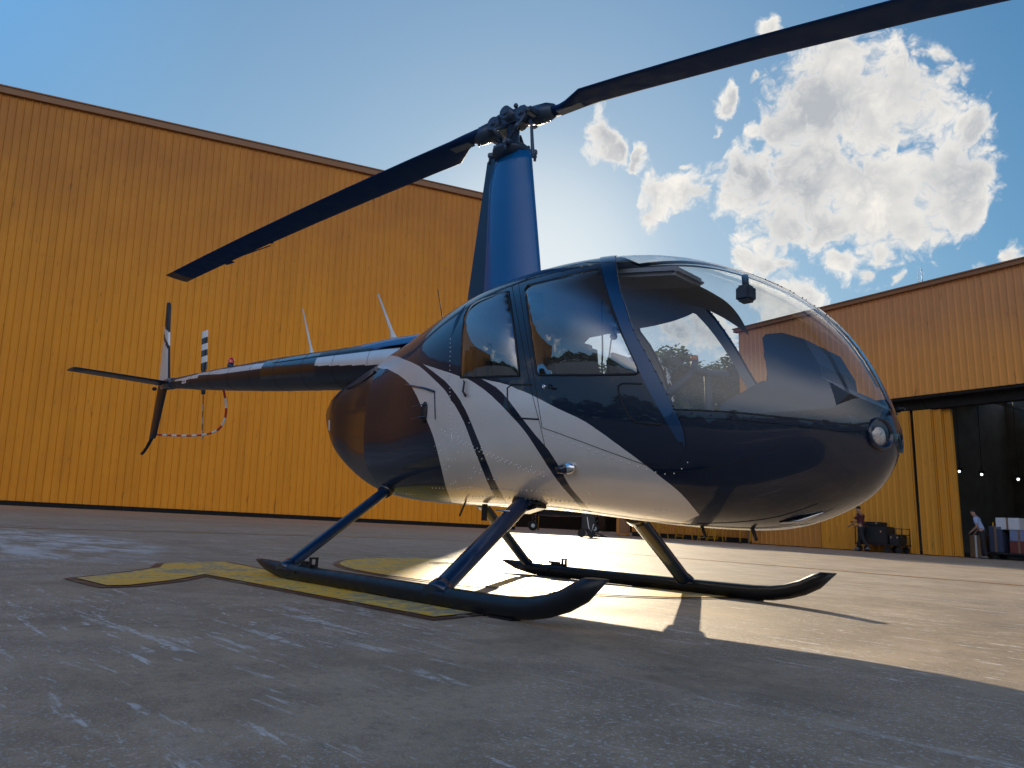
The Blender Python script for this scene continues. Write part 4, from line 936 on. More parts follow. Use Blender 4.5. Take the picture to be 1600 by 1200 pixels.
for sg in (-1, 1):
    b.box(bd * .11 * sg + Vector((0, 0, HZ + .02)), (.075, .13, .12), Mh, 0, .022)
    b.tube([bd * .13 * sg + bn * -.085 + Vector((0, 0, HZ)), bd * .13 * sg + bn * .085 + Vector((0, 0, HZ))], .050, 16)
    b.tube([bd * .13 * sg + bn * -.102 + Vector((0, 0, HZ)), bd * .13 * sg + bn * .102 + Vector((0, 0, HZ))], .022, 10)
    for t_ in (-1, 1): b.ball(bd * .05 * sg + bn * .045 * t_ + Vector((0, 0, HZ + .095)), .018, 8)
build('rotor_hub', b, M['hub'], HELI)
for sg in (1, -1):
    ph = Vector((0, 0, HZ - .045)) + bd * .235 * sg - bn * .135 * sg
    b = MB().tube([Vector((.0, 0, 2.965)) + bd * .09 * sg - bn * .150 * sg, ph], .0105, 8)
    for t_ in (.0, 1.0): b.ball(Vector((0, 0, 2.965)) * (1 - t_) + (bd * .09 * sg - bn * .15 * sg) * (1 - t_) + ph * t_, .022, 10)
    b.tube([Vector((0, 0, 3.03)) + bd * .14 * sg - bn * .146 * sg, Vector((0, 0, 3.09)) + bd * .17 * sg - bn * .142 * sg], .015, 8)
    build('pitch_link', b, M['hub'], HELI)
build('scissor_link', MB().tube([bn * .09 + Vector((0, 0, 3.0)), bn * .20 + Vector((0, 0, 3.05)), bn * .075 + Vector((0, 0, 3.14))], .016, 8), M['hub'], HELI)
build('scissor_link', MB().tube([bn * -.09 + bd * .05 + Vector((0, 0, 2.99)), bn * -.19 + bd * .03 + Vector((0, 0, 3.05)), bn * -.07 + Vector((0, 0, 3.13))], .014, 8), M['hub'], HELI)

def blade(sg, c0, c1):
    """one main blade; c0, c1 give its droop (slope and curvature)"""
    d = bd * sg; lead = bn * sg                          # turns counter-clockwise seen from above
    def zz(r): return HZ + c0 * r + c1 * r * r
    st = [(.30, .10, .052, 0), (.42, .115, .050, 0), (.50, .15, .042, 0), (.68, .254, .034, 1), (1.0, .254, .032, 1), (1.8, .254, .031, 1), (2.6, .254, .031, 1), (3.4, .254, .030, 1), (4.2, .254, .030, 1), (4.86, .254, .029, 1), (5.03, .254, .020, 1)]
    V = []; F = []; MI = []; n = 16
    for r, ch, th, af in st:
        tw = R(7.5 - 7.5 * r / 5.03) + R(1.5)
        le = .075 if af == 0 or r < .7 else .0762
        for k in range(n):
            a = 2 * math.pi * k / n; t = (1 + math.cos(a)) / 2          # t=1 leading edge
            thick = th * (math.sqrt(max(1 - t, 0)) * 1.5 * t ** .6 * .9 + .10 * (1 - t)) if af else th * abs(math.sin(a)) * 1.0
            y = le - ch * (1 - t); z = thick * (.62 if math.sin(a) >= 0 else -.62)
            y2 = y * math.cos(tw) - z * math.sin(tw); z2 = y * math.sin(tw) + z * math.cos(tw)
            V.append(d * r + lead * y2 + Vector((0, 0, zz(r) + z2)))
    m = len(st)
    for i in range(m - 1):
        for k in range(n): F.append((i * n + k, (i + 1) * n + k, (i + 1) * n + (k + 1) % n, i * n + (k + 1) % n)); MI.append(1 if i == m - 2 else 0)
    F.append(tuple(range(n))); F.append(tuple((m - 1) * n + k for k in reversed(range(n)))); MI += [0, 1]
    b = MB(); b.add(V, F, 0, True); b.m = MI
    bo = build('rotor_blade', b, [M['blade'], M['bladetip']], HELI)
    bo['label'] = 'main rotor blade over the tail' if sg > 0 else 'main rotor blade over the nose'
    b = MB()
    for r0, r1, dep in ((3.30, 3.34, .012), (3.34, 4.06, .012), (4.06, 4.22, .035)):
        rm = (r0 + r1) / 2; tw = R(7.5 - 7.5 * rm / 5.03) + R(1.5)
        fr = Matrix((d, (lead * math.cos(tw) + Vector((0, 0, math.sin(tw)))), Vector((0, 0, 1)))).transposed()
        b.box(d * rm + (lead * math.cos(tw) + Vector((0, 0, math.sin(tw)))) * (.0762 - .254 - dep / 2 + .004) + Vector((0, 0, zz(rm))), (r1 - r0, dep, .004), fr)
    build('trim_tab', b, M['blade'], bo)
    b = MB().tube([d * .13 + Vector((0, 0, zz(.13))), d * .20 + Vector((0, 0, zz(.2))), d * .205 + Vector((0, 0, zz(.2))), d * .30 + Vector((0, 0, zz(.3))), d * .36 + Vector((0, 0, zz(.36)))], [.052, .060, .070, .066, .045], 16)
    b.box(d * .235 - bn * .075 * sg + Vector((0, 0, zz(.23) - .02)), (.05, .11, .05), Mh, 0, .01)
    for k in range(4): b.ball(d * (.24 + .03 * k) + Vector((0, 0, zz(.25) - .066)), .011, 6)
    b.box(d * .50 + Vector((0, 0, zz(.5) - .025)), (.20, .07, .012), Mh, 0, .004)
    build('blade_root', b, M['hub'], bo)
blade(1, -.020, -.0062)
blade(-1, -.060, -.0165)

# ---------------------------------------------------------------- tail boom
TX = np.array([-5.62, -5.1, -4.1, -3.1, -2.0, -.85]); TR_ = np.array([.062, .087, .128, .160, .178, .190])
def tz(x): return 1.615 + .0620 * (-2.0 - x)
def tr(x): return float(np.interp(x, TX, TR_))
b = MB(); xs = np.linspace(-5.62, -.85, 260); n = 144; V = []; F = []; MI = []
for x in xs:
    for k in range(n):
        a = 2 * math.pi * k / n; V.append((x, -tr(x) * math.sin(a), tz(x) + tr(x) * math.cos(a)))     # k=0 top, then starboard
for i in range(len(xs) - 1):
    xm = (xs[i] + xs[i + 1]) / 2
    for k in range(n):
        F.append((i * n + k, (i + 1) * n + k, (i + 1) * n + (k + 1) % n, i * n + (k + 1) % n))
        a = math.degrees(2 * math.pi * (k + .5) / n); a = min(a, 360 - a); m = 0
        if -2.10 < xm < -.9 and 62 < a < 88 + 14 * (xm + 2.1): m = 1
        if -4.80 < xm < -3.12:
            lo = 52 + 10 * (xm + 3.12) / 1.7; hi = 78 - 18 * max(0, (-4.1 - xm)) / .7
            if lo < a < hi: m = 1
        if -5.45 < xm < -4.72 and 48 + 30 * (-4.72 - xm) < a < 82 + 6 * (-4.72 - xm): m = 1
        if -3.12 <= xm <= -2.10 and 40 < a < 118: m = 2
        MI.append(m)
F.append(tuple(reversed(range(n)))); MI.append(0)
b.add(V, F, 0, True); b.m = MI
build('tail_boom', b, [M['cowl'], M['silver'], M['blackstripe']], HELI)
b = MB()
for k in range(9):
    x = -1.3 - .52 * k; b.tube([(x, -(tr(x) + .0008) * math.sin(a), tz(x) + (tr(x) + .0008) * math.cos(a)) for a in np.linspace(0, 2 * math.pi, 60)], .0012, 5, False)
build('boom_seams', b, M['seal'], HELI)['kind'] = 'stuff'
# fairing where boom meets pod
V = []; F = []; n = 24
for i, (x, hw, z1) in enumerate(((-.55, .20, 1.735), (-.8, .20, 1.745), (-1.1, .17, 1.765), (-1.5, .13, 1.775), (-1.9, .08, 1.787), (-2.1, .03, 1.79))):
    for k in range(n):
        a = math.pi * k / (n - 1); V.append((x, -hw * math.cos(a), z1 - .10 + .105 * math.sin(a)))
for i in range(5):
    for k in range(n - 1): F.append((i * n + k, i * n + k + 1, (i + 1) * n + k + 1, (i + 1) * n + k))
b = MB(); b.add(V, F, 0, True); build('boom_fairing', b, M['blue'], HELI)
b = MB().tube([(-5.58, 0, 1.838), (-5.66, 0, 1.842), (-5.76, 0, 1.846), (-5.84, 0, 1.848), (-5.95, 0, 1.85), (-6.0, 0, 1.85)], [.066, .07, .075, .072, .05, .03], 18)
b.tube([(-5.80, 0, 1.846), (-5.835, .22, 1.885), (-5.85, .40, 1.92)], [.05, .042, .03], 12)
build('tail_gearbox', b, M['black'], HELI)
b = MB().box((-5.12, -(tr(-5.12) + .002), 1.80), (.11, .003, .045)); build('white_tag', b, M['white'], HELI)
b = MB().box((-5.12, -(tr(-5.12) + .005), 1.80), (.075, .002, .016)); build('red_tag_stripe', b, M['red'], HELI)
# fins
def plate(name, poly, y0, hw, mat, edge=.010, matfn=None):
    """vertical fin: polygon in x,z with a thickness that thins to the rim"""
    b = MB(); n = len(poly); cx = sum(p[0] for p in poly) / n; cz = sum(p[1] for p in poly) / n
    inner = [(cx + (x - cx) * .62, cz + (z - cz) * .9) for x, z in poly]
    V = [(x, y0, z) for x, z in poly] + [(x, y0 - hw, z) for x, z in inner] + [(x, y0 + hw, z) for x, z in inner]
    F = [(i, (i + 1) % n, n + (i + 1) % n, n + i) for i in range(n)] + [((i + 1) % n, i, 2 * n + i, 2 * n + (i + 1) % n) for i in range(n)] + [tuple(range(n, 2 * n)), tuple(reversed(range(2 * n, 3 * n)))]
    b.add(V, F, 0, False); return b
fu = [(-5.70, 1.80), (-5.78, 1.89), (-5.96, 2.40), (-6.11, 2.92), (-6.13, 2.945), (-6.215, 2.955), (-6.235, 2.93), (-6.19, 2.56), (-6.17, 2.30), (-6.15, 1.93), (-6.13, 1.80)]
b = MB(); V = []; F = []; MI = []; zl = np.linspace(1.80, 2.95, 70)
def edge_(z, pts): return float(np.interp(z, [p[1] for p in pts], [p[0] for p in pts]))
LEp = [(-5.72, 1.80), (-5.80, 1.93), (-5.97, 2.40), (-6.12, 2.90), (-6.16, 2.95)]; TEp = [(-6.13, 1.80), (-6.15, 1.93), (-6.185, 2.45), (-6.235, 2.93), (-6.235, 2.95)]
na = 18
for z in zl:
    l_, t_ = edge_(z, LEp), edge_(z, TEp)
    for k in range(na):
        a = 2 * math.pi * k / na; q = (1 + math.cos(a)) / 2; V.append((t_ + (l_ - t_) * q, -math.copysign(.024 * (math.sqrt(max(1 - q, 0)) * q ** .5 * 1.5 + .05), math.sin(a)), z))
for i in range(len(zl) - 1):
    for k in range(na):
        F.append((i * na + k, i * na + (k + 1) % na, (i + 1) * na + (k + 1) % na, (i + 1) * na + k))
        z = zl[i]; q = (1 + math.cos(2 * math.pi * (k + .5) / na)) / 2
        MI.append(1 if (z < 2.26 + .25 * (1 - q) and q < .93) or (2.34 + .25 * (1 - q) < z < 2.52 + .12 * (1 - q)) else 0)
F.append(tuple((len(zl) - 1) * na + k for k in range(na))); MI.append(0)
b.add(V, F, 0, True); b.m = MI; build('vertical_fin', b, [M['cowl'], M['silver']], HELI)['label'] = 'upper fin'
LE2 = [(-6.02, 1.19), (-5.98, 1.25), (-5.84, 1.83), (-5.80, 1.90)]; TE2 = [(-6.20, 1.19), (-6.20, 1.25), (-6.15, 1.83), (-6.14, 1.90)]
b = MB(); V = []; F = []; zl = np.linspace(1.19, 1.9, 12)
for z in zl:
    l_, t_ = edge_(z, LE2), edge_(z, TE2)
    for k in range(na):
        a = 2 * math.pi * k / na; q = (1 + math.cos(a)) / 2; V.append((t_ + (l_ - t_) * q, -math.copysign(.022 * (math.sqrt(max(1 - q, 0)) * q ** .5 * 1.5 + .05), math.sin(a)), z))
for i in range(len(zl) - 1):
    for k in range(na): F.append((i * na + k, i * na + (k + 1) % na, (i + 1) * na + (k + 1) % na, (i + 1) * na + k))
F.append(tuple(reversed(range(na)))); b.add(V, F, 0, True); build('vertical_fin', b, M['cowl'], HELI)['label'] = 'lower fin'
build('tail_skid', MB().tube([(-6.10, 0, 1.22), (-6.15, 0, 1.17), (-6.24, 0, 1.09), (-6.33, 0, 1.03), (-6.385, 0, 1.012)], [.022, .021, .019, .018, .02], 10), M['skid'], HELI)
build('position_light', MB().ball((-6.27, 0, 1.83), .035, 12, 0, (1.2, .8, .7)), M['seal'], HELI)
# stabilizer, starboard side only
b = MB(); V = []; F = []; ys = np.linspace(.02, -1.06, 8)
for y in ys:
    q_ = (y - .02) / -1.08; zc = 1.852; l_ = -5.66 - .05 * q_; t_ = -6.04 - .0 * q_
    for k in range(na):
        a = 2 * math.pi * k / na; q = (1 + math.cos(a)) / 2; V.append((t_ + (l_ - t_) * q, y, zc - math.copysign(.026 * (math.sqrt(max(1 - q, 0)) * q ** .5 * 1.5 + .05), math.sin(a)) * (1 - .25 * q_)))
for i in range(len(ys) - 1):
    for k in range(na): F.append((i * na + k, i * na + (k + 1) % na, (i + 1) * na + (k + 1) % na, (i + 1) * na + k))
F.append(tuple((len(ys) - 1) * na + k for k in range(na))); b.add(V, F, 0, True); build('horizontal_stabilizer', b, M['cowl'], HELI)
# tail rotor on the port side
TRC = Vector((-5.86, .44, 1.935)); ta = -.2307; td = Vector((math.sin(ta), 0, math.cos(ta))); tc_ = Vector((math.cos(ta), 0, -math.sin(ta)))
build('tail_rotor_hub', MB().tube([TRC + Vector((.01, -.06, -.01)), TRC + Vector((0, .04, 0))], .035, 12).tube([TRC - td * .14, TRC + td * .14], .026, 10).tube([TRC + Vector((0, -.03, 0)) - td * .06 - tc_ * .07, TRC - td * .10 + tc_ * .06], .010, 6), M['hub'], HELI)
for sg in (1, -1):
    b = MB(); tw = R(18); cn = tc_ * math.cos(tw) + Vector((0, math.sin(tw), 0)) * sg; th_ = cn.cross(td).normalized(); V = []; F = []; MI = []
    rs_ = [.13, .17, .20, .2875, .375, .4625, .55, .6375, .725, .735]
    for r in rs_:
        ch = .05 if r < .15 else (.115 if r > .18 else .085)
        if r > .73: ch = .10
        for k in range(12):
            a = 2 * math.pi * k / 12; V.append(TRC + td * r * sg + cn * math.cos(a) * ch / 2 + th_ * math.sin(a) * .007)
    for i in range(len(rs_) - 1):
        for k in range(12): F.append((i * 12 + k, i * 12 + (k + 1) % 12, (i + 1) * 12 + (k + 1) % 12, (i + 1) * 12 + k)); MI.append(0 if i < 3 or (sg < 0 and k in (0, 5, 6, 11)) else [1, 0, 1, 0, 1, 1][i - 3])
    F.append(tuple((len(rs_) - 1) * 12 + k for k in range(12))); MI.append(1)
    b.add(V, F, 0, True); b.m = MI
    build('tail_rotor_blade', b, [M['blackstripe'], M['white']], HELI)
gp_ = [(-4.478, .10, 1.69), (-4.480, .13, 1.60), (-4.50, .17, 1.47), (-4.56, .19, 1.34), (-4.66, .19, 1.265), (-4.82, .18, 1.222), (-5.05, .16, 1.206), (-5.35, .12, 1.206), (-5.70, .07, 1.22), (-6.08, .02, 1.24)]
gq = []
for i in range(len(gp_) - 1):
    p0, p1, p2, p3 = [Vector(gp_[min(max(j, 0), len(gp_) - 1)]) for j in (i - 1, i, i + 1, i + 2)]
    for k in range(8):
        t = k / 8; gq.append(.5 * (2 * p1 + (p2 - p0) * t + (2 * p0 - 5 * p1 + 4 * p2 - p3) * t * t + (3 * p1 - p0 - 3 * p2 + p3) * t ** 3))
gq.append(Vector(gp_[-1])); gr = resample(gq, .0365)
b = MB().tube(gr, .0125, 10, True, 0, None, True, [(k // 3) % 2 for k in range(len(gr))])
build('tail_rotor_guard', b, [M['red'], M['white']], HELI)
bc = build('beacon_base', MB().tube([(-4.14, 0, tz(-4.14) + tr(-4.14) - .01), (-4.14, 0, 1.915)], .035, 14), M['black'], HELI)
build('beacon_lens', MB()._lathe((-4.14, 0, 1.912), (0, 0, 1), [(0, .030), (.03, .032), (.055, .026), (.068, .012), (.07, .001)], 16), M['redglass'], bc)
for bx, bz, tx_, tz_, wd, mm in ((-2.47, 1.79, -2.73, 2.283, .020, 'white'), (-1.226, 1.765, -1.502, 2.20, .022, 'white'), (-.60, 1.70, -.724, 2.10, .008, 'seal')):
    b = MB().tube([(bx, 0, bz), (bx - (bx - tx_) * .08, 0, bz + (tz_ - bz) * .10), (bx - (bx - tx_) * .16, 0, bz + (tz_ - bz) * .2), (tx_, 0, tz_)], [wd * 2.2, wd * 1.3, wd * .75, wd * .40], 10, True, 0, (1, .5, (1, 0, 0)))
    build('whip_antenna', b, M[mm], HELI)

# ---------------------------------------------------------------- skids
for sg in (-1, 1):
    y = 1.087 * sg; b = MB()
    pts = [(-.965, y, .088), (-.90, y, .080), (-.80, y, .066), (-.68, y, .055), (-.60, y, .048), (.2, y, .048), (1.15, y, .048), (1.26, y, .050), (1.37, y, .058), (1.47, y, .078), (1.56, y, .108), (1.64, y, .150), (1.70, y, .192)]
    rad = [.006, .020, .035, .044, .046, .046, .046, .046, .046, .046, .046, .046, .046]
    b.tube(pts, rad, 18)
    for k in range(18):                                             # cut the tip level
        i = 12 * 18 + k; v = b.v[i]; dz = .205 - v[2]; b.v[i] = (v[0] + dz * .65, v[1], .205)
    sk = build('skid_tube', b, M['skid'], HELI)
    sk['label'] = 'starboard skid tube' if sg < 0 else 'port skid tube'
    for x0, x1 in ((-.55, -.25), (.35, .95), (1.16, 1.30)): build('wear_shoe', MB().box(((x0 + x1) / 2, y, .004), (x1 - x0, .06, .012), None, 0, .003), M['skid'], sk)
    b = MB().tube([(-.42, y - .052, .052), (-.42, y, .104), (-.42, y + .052, .052)], .009, 6).box((-.40, y, .112), (.10, .03, .016), None, 0, .003).box((-.30, y + .02, .118), (.012, .012, .055)).box((-.30, y - .02, .118), (.012, .012, .055)).box((-.35, y, .10), (.14, .022, .014)).box((-.30, y, .142), (.016, .052, .010))
    build('wheel_bracket', b, M['skid'], sk)
    for nm, foot, top in (('front', (.80, y, .075), (.60, .31 * sg, .535)), ('rear', (-.585, y, .075), (-.715, .30 * sg, .590))):
        if sg > 0: foot, top = ((.76, y, .075), (.87, .33, .485)) if nm == 'front' else ((-.68, y, .075), (-.47, .32, .545))
        f_, t_ = Vector(foot), Vector(top); q = .055 if nm == 'front' else .044
        b = MB().tube([f_ + (f_ - t_).normalized() * .02, f_, f_.lerp(t_, .5), t_, t_ + (t_ - f_) * .12], q, 20, True, 0, (1.0, .72, (1, 0, 0)))
        st = build('landing_strut', b, M['strut'], HELI); st['label'] = ('starboard ' if sg < 0 else 'port ') + nm + ' landing gear strut'
        b = MB().tube([f_.lerp(t_, -.045), f_.lerp(t_, .035)], [q * 1.25, q * 1.1], 20, True, 0, (1.0, .8, (1, 0, 0)))
        b.box(f_ + Vector((0, 0, -.015)), (q * 3.4, .085, .05), None, 0, .012); build('foot_saddle', b, M['strut'], st)
        b = MB().tube([t_.lerp(f_, .07), t_.lerp(f_, -.04)], [q * 1.25, q * 1.45], 18, True, 0, (1.0, .8, (1, 0, 0)))
        if nm == 'front' and sg < 0: b.box(t_ + Vector((.06, .02 * sg, -.045)), (.17, .12, .05), Matrix.Rotation(-.25, 3, 'Y'), 0, .02)
        build('strut_collar', b, M['blackstripe'], st)
build('brake_line_clip', MB().tube([Vector((.80, -1.087, .075)).lerp(Vector((.60, -.31, .535)), .72) + Vector((a_, -.03, .05)) for a_ in (-.05, 0, .05)], .005, 6), M['steel'], HELI)

# ---------------------------------------------------------------- cabin interior
def slab_section(x, off=.02, zmin=None, zmax=None, n=40):
    th = np.linspace(-np.pi / 2, np.pi / 2, n); s = np.full(n, float(s_of(x))); p = section(s, th); nn_ = hull_normal(s, th); p = p - nn_ * off
    L = [(float(a[1]), float(a[2])) for a in p if (zmin is None or a[2] >= zmin) and (zmax is None or a[2] <= zmax)]
    return L + [(-y, z) for y, z in reversed(L)]
b = MB()
for x in (.16,):
    L = slab_section(x); b.add([(x, y, z) for y, z in L], [tuple(range(len(L)))], 0, False)
build('rear_bulkhead', b, M['lining'], HELI)
FZ = .64; V = []; F = []
for x in np.linspace(.16, 2.25, 30):
    L = slab_section(x, .02, None, None, 120); yy = min(L, key=lambda q_: abs(q_[1] - FZ) + (0 if q_[0] < 0 else 9))[0]; V += [(x, yy, FZ), (x, -yy, FZ)]
F = [(2 * i, 2 * i + 2, 2 * i + 3, 2 * i + 1) for i in range(29)]; b = MB(); b.add(V, F, 0, False); build('cabin_floor', b, M['floor_in'], HELI)
for x0, lab in ((.86, 'front'), (.24, 'rear')):
    for sg in (-1, 1):
        y = .29 * sg
        st = build('seat', MB().box((x0 + .27, y, .78), (.48, .46, .28), None, 0, .04), M['seat'], HELI); st['label'] = lab + ' seat'
        build('cushion', MB().box((x0 + .27, y, .945), (.46, .45, .09), None, 0, .035), M['seat'], st)
        build('backrest', MB().box((x0 + .02, y, 1.17), (.09, .45, .52), Matrix.Rotation(-.12, 3, 'Y'), 0, .035), M['seat'], st)
        if lab == 'rear': build('harness', MB().tube([(x0 + .08, y - .12, 1.45), (x0 + .09, y - .10, 1.2), (x0 + .16, y - .14, 1.0)], .02, 6, True, 0, (.2, 1, (1, 0, 0))), M['cart'], st)
# instrument console with its hood
Mxz = Matrix(((1, 0, 0, 0), (0, 0, 1, 0), (0, 1, 0, 0), (0, 0, 0, 1)))
b = MB().prism([(1.72, .64), (2.30, .64), (2.36, .80), (2.26, 1.00), (2.12, 1.06), (1.80, .90)], -.13, .13, Mxz)
cs = build('instrument_console', b, M['console'], HELI)
b = MB().prism([(1.985, 1.05), (1.955, 1.295), (1.97, 1.312), (2.05, 1.308), (2.15, 1.265), (2.215, 1.14), (2.23, 1.04), (2.10, 1.02)], -.215, .20, Mxz)
build('instrument_hood', b, M['console'], cs)
b = MB()
for yy in (-.13, 0, .13):
    for zz_ in (1.12, 1.24): b._lathe((1.975 - (zz_ - 1.06) * .1, yy, zz_), (-1, 0, .12), [(0, .05), (.012, .05), (.013, .04), (.005, .038), (.004, .001)], 18)
build('instrument_dial', b, M['seal'], cs)
build('glare_shield', MB().prism([(1.78, .93), (2.30, .93), (2.37, .985), (2.25, 1.07), (1.99, 1.075), (1.79, .985)], -.30, .30, Mxz), M['console'], cs)
cy = build('cyclic_stick', MB().tube([(1.58, -.02, .64), (1.575, -.03, 1.0), (1.57, -.04, 1.19)], [.022, .019, .018], 10).tube([(1.56, -.16, 1.20), (1.57, -.04, 1.20), (1.58, .13, 1.225)], .020, 10), M['console'], HELI)
build('grip', MB().tube([(1.555, -.14, 1.195), (1.50, -.16, 1.14), (1.45, -.18, 1.10), (1.40, -.19, 1.05)], [.018, .022, .024, .026], 10).tube([(1.555, -.14, 1.195), (1.552, -.135, 1.25)], [.02, .018], 10), M['console'], cy)
build('grip_tape', MB().tube([(1.552, -.135, 1.25), (1.550, -.133, 1.275)], [.020, .019], 10), M['orangegrip'], cy)
build('compass', MB().box((1.765, -.0, 1.600), (.08, .085, .085), None, 0, .014).tube([(1.765, 0, 1.64), (1.76, 0, 1.70)], .018, 8), M['console'], HELI)
# centre bow, overhead panel and sun visor
build('overhead_panel', MB().box((1.18, 0, 1.80), (.55, .30, .05), Matrix.Rotation(.16, 3, 'Y'), 0, .02), M['lining'], HELI)
b = MB(); V = []; F = []; nx, ny = 12, 14
for i in range(nx + 1):
    for j in range(ny + 1):
        x = 1.12 + .46 * i / nx; yy = .06 + .34 * j / ny; rr = max(0, i / nx - .55) / .45
        th_y = yy; wd = float(cspl(SK[CREASE:], HK[CREASE:, 3], s_of(np.array([x])))[0]); n_ = float(cspl(SK, HK[:, 5], s_of(np.array([x])))[0])
        zt = float(cspl(SK, HK[:, 1], s_of(np.array([x])))[0]); zw = float(cspl(SK, HK[:, 4], s_of(np.array([x])))[0])
        V.append((x, yy, zw + (zt - zw) * max(1 - (min(yy / wd, 1)) ** n_, 0) ** (1 / n_) - .035 - .12 * (i / nx) ** 1.5))
for i in range(nx):
    for j in range(ny): F.append((i * (ny + 1) + j, i * (ny + 1) + j + 1, (i + 1) * (ny + 1) + j + 1, (i + 1) * (ny + 1) + j))
b.add(V, F, 0, True); build('sun_visor', b, M['lining'], HELI)
build('headset_cord', MB().tube([(.62, .28, 1.84), (.64, .28, 1.5), (.63, .29, 1.40), (.66, .28, 1.20)], .006, 6).tube([(.80, .25, 1.86), (.72, .26, 1.55), (.66, .28, 1.20)], .005, 6).ball((.74, .26, 1.58), .025, 8), M['seal'], HELI)

# ================================================================ people and the far side of the apron
def skin(name, verts, edges, radii, mat, parent, sub=1):
    me = bpy.data.meshes.new(name + '_tmp'); me.from_pydata(verts, edges, []); o = bpy.data.objects.new(name + '_tmp', me); C.objects.link(o)
    md = o.modifiers.new('skin', 'SKIN'); md.use_smooth_shade = True
    for i, r in enumerate(radii): me.skin_vertices[0].data[i].radius = (r, r) if isinstance(r, (int, float)) else r
    me.skin_vertices[0].data[0].use_root = True
    sd = o.modifiers.new('sub', 'SUBSURF'); sd.levels = sub; sd.render_levels = sub
    dg = bpy.context.evaluated_depsgraph_get(); dg.update()
    m2 = bpy.data.meshes.new_from_object(o.evaluated_get(dg)); m2.name = name
    bpy.data.objects.remove(o, do_unlink=True); bpy.data.meshes.remove(me)
    m2.materials.clear(); m2.materials.append(mat)
    for p in m2.polygons: p.use_smooth = True
    ob = bpy.data.objects.new(name, m2); C.objects.link(ob); ob.parent = parent; return ob
def person(label, loc, rz, shirt, trousers, group, legs, arms, lean=.04, turn=0.0):
    """figure 1.75 m tall facing local +X; legs: (hip forward, knee bend) per side; arms: elbow and wrist points per side"""
    t = thing('person', label, 'person', loc, rz, group)
    V = [(0, 0, .95), (lean * .5, 0, 1.12), (lean, 0, 1.30), (lean * 1.2, 0, 1.42), (lean * 1.5 + .01, 0, 1.50), (lean * 1.7 + .03, 0, 1.57), (lean * 1.8 + .035, 0, 1.64), (lean * 1.8 + .02, 0, 1.705)]
    r = [(.13, .10), (.135, .095), (.155, .105), (.12, .09), (.055, .055), (.062, .072), (.072, .088), (.060, .075)]
    E = [(0, 1), (1, 2), (2, 3), (3, 4), (4, 5), (5, 6), (6, 7)]
    fx_ = Vector((math.cos(turn), math.sin(turn), 0)); hd = Vector(V[6])
    def add(p, rad, frm): V.append(tuple(p)); r.append(rad); E.append((frm, len(V) - 1)); return len(V) - 1
    add(Vector(V[5]) + fx_ * .085 + Vector((0, 0, .045)), .016, 5)                                    # nose
    shoulders = {}
    Tv, Te, Tr = [(0, 0, 1.03), (0, 0, .96)], [(0, 1)], [(.150, .115), (.150, .125)]; Sv, Se, Sr = [(0, 0, .93), (lean * .5, 0, 1.12), (lean, 0, 1.30), (lean * 1.2, 0, 1.42), (lean * 1.45, 0, 1.475)], [(0, 1), (1, 2), (2, 3), (3, 4)], [(.162, .128), (.158, .116), (.175, .122), (.135, .105), .070]
    for sg in (-1, 1):
        sh = Vector((lean * 1.2, .19 * sg, 1.405)); el, wr = [Vector(q) for q in arms[sg]]
        a = add(sh, .058, 3); a = add(el, .042, a); w1 = add(wr, .030, a)
        fd = (wr - el).normalized(); hb = add(wr + fd * .07, (.038, .020), w1)
        side = fd.cross(Vector((0, 0, 1))); side = side.normalized() if side.length > .1 else Vector((1, 0, 0))
        for k in range(4):
            kn = add(wr + fd * (.115 - .006 * abs(k - 1)) + side * (.027 - .018 * k), .0095, hb); tp = wr + fd * (.150 - .008 * abs(k - 1)) + side * (.026 - .018 * k) + Vector((.012, 0, -.018)); add(tp, .0085, kn)
        add(wr + fd * .075 + side * .050 + Vector((0, 0, -.01)), .0105, w1)
        sv = len(Sv); Sv += [tuple(sh), tuple(sh.lerp(el, .75))]; Se += [(3, sv), (sv, sv + 1)]; Sr += [.080, .066]
        hf, kb = legs[sg]
        hip = Vector((0, .095 * sg, .90)); knee = hip + Vector((math.sin(hf), 0, -math.cos(hf))) * .43; ank = knee + Vector((math.sin(hf - kb), 0, -math.cos(hf - kb))) * .40
        a = add(hip, .085, 0); a = add(knee, .058, a); a = add(ank, .042, a); add(ank + Vector((.14, 0, -.05)), .03, a)
        tv = len(Tv); Tv += [tuple(hip), tuple(hip.lerp(knee, .5)), tuple(knee), tuple(knee.lerp(ank, .6)), tuple(ank + Vector((0, 0, .01)))]; Te += [(1, tv), (tv, tv + 1), (tv + 1, tv + 2), (tv + 2, tv + 3), (tv + 3, tv + 4)]; Tr += [.105, .095, .078, .072, .070]
        b = MB().ball((ank.x + .045, ank.y, ank.z - .035), .06, 12, 0, (2.1, .8, .75)); build('shoe', b, M['shoe'], t)
    skin('body', V, E, r, M['skin'], t); skin('shirt', Sv, Se, Sr, shirt, t); skin('trousers', Tv, Te, Tr, trousers, t)
    b = MB().ball((hd.x - .022, hd.y, hd.z + .050), .092, 14, 0, (1.0, .84, .72)); build('hair', b, M['hair'], t)
    return t
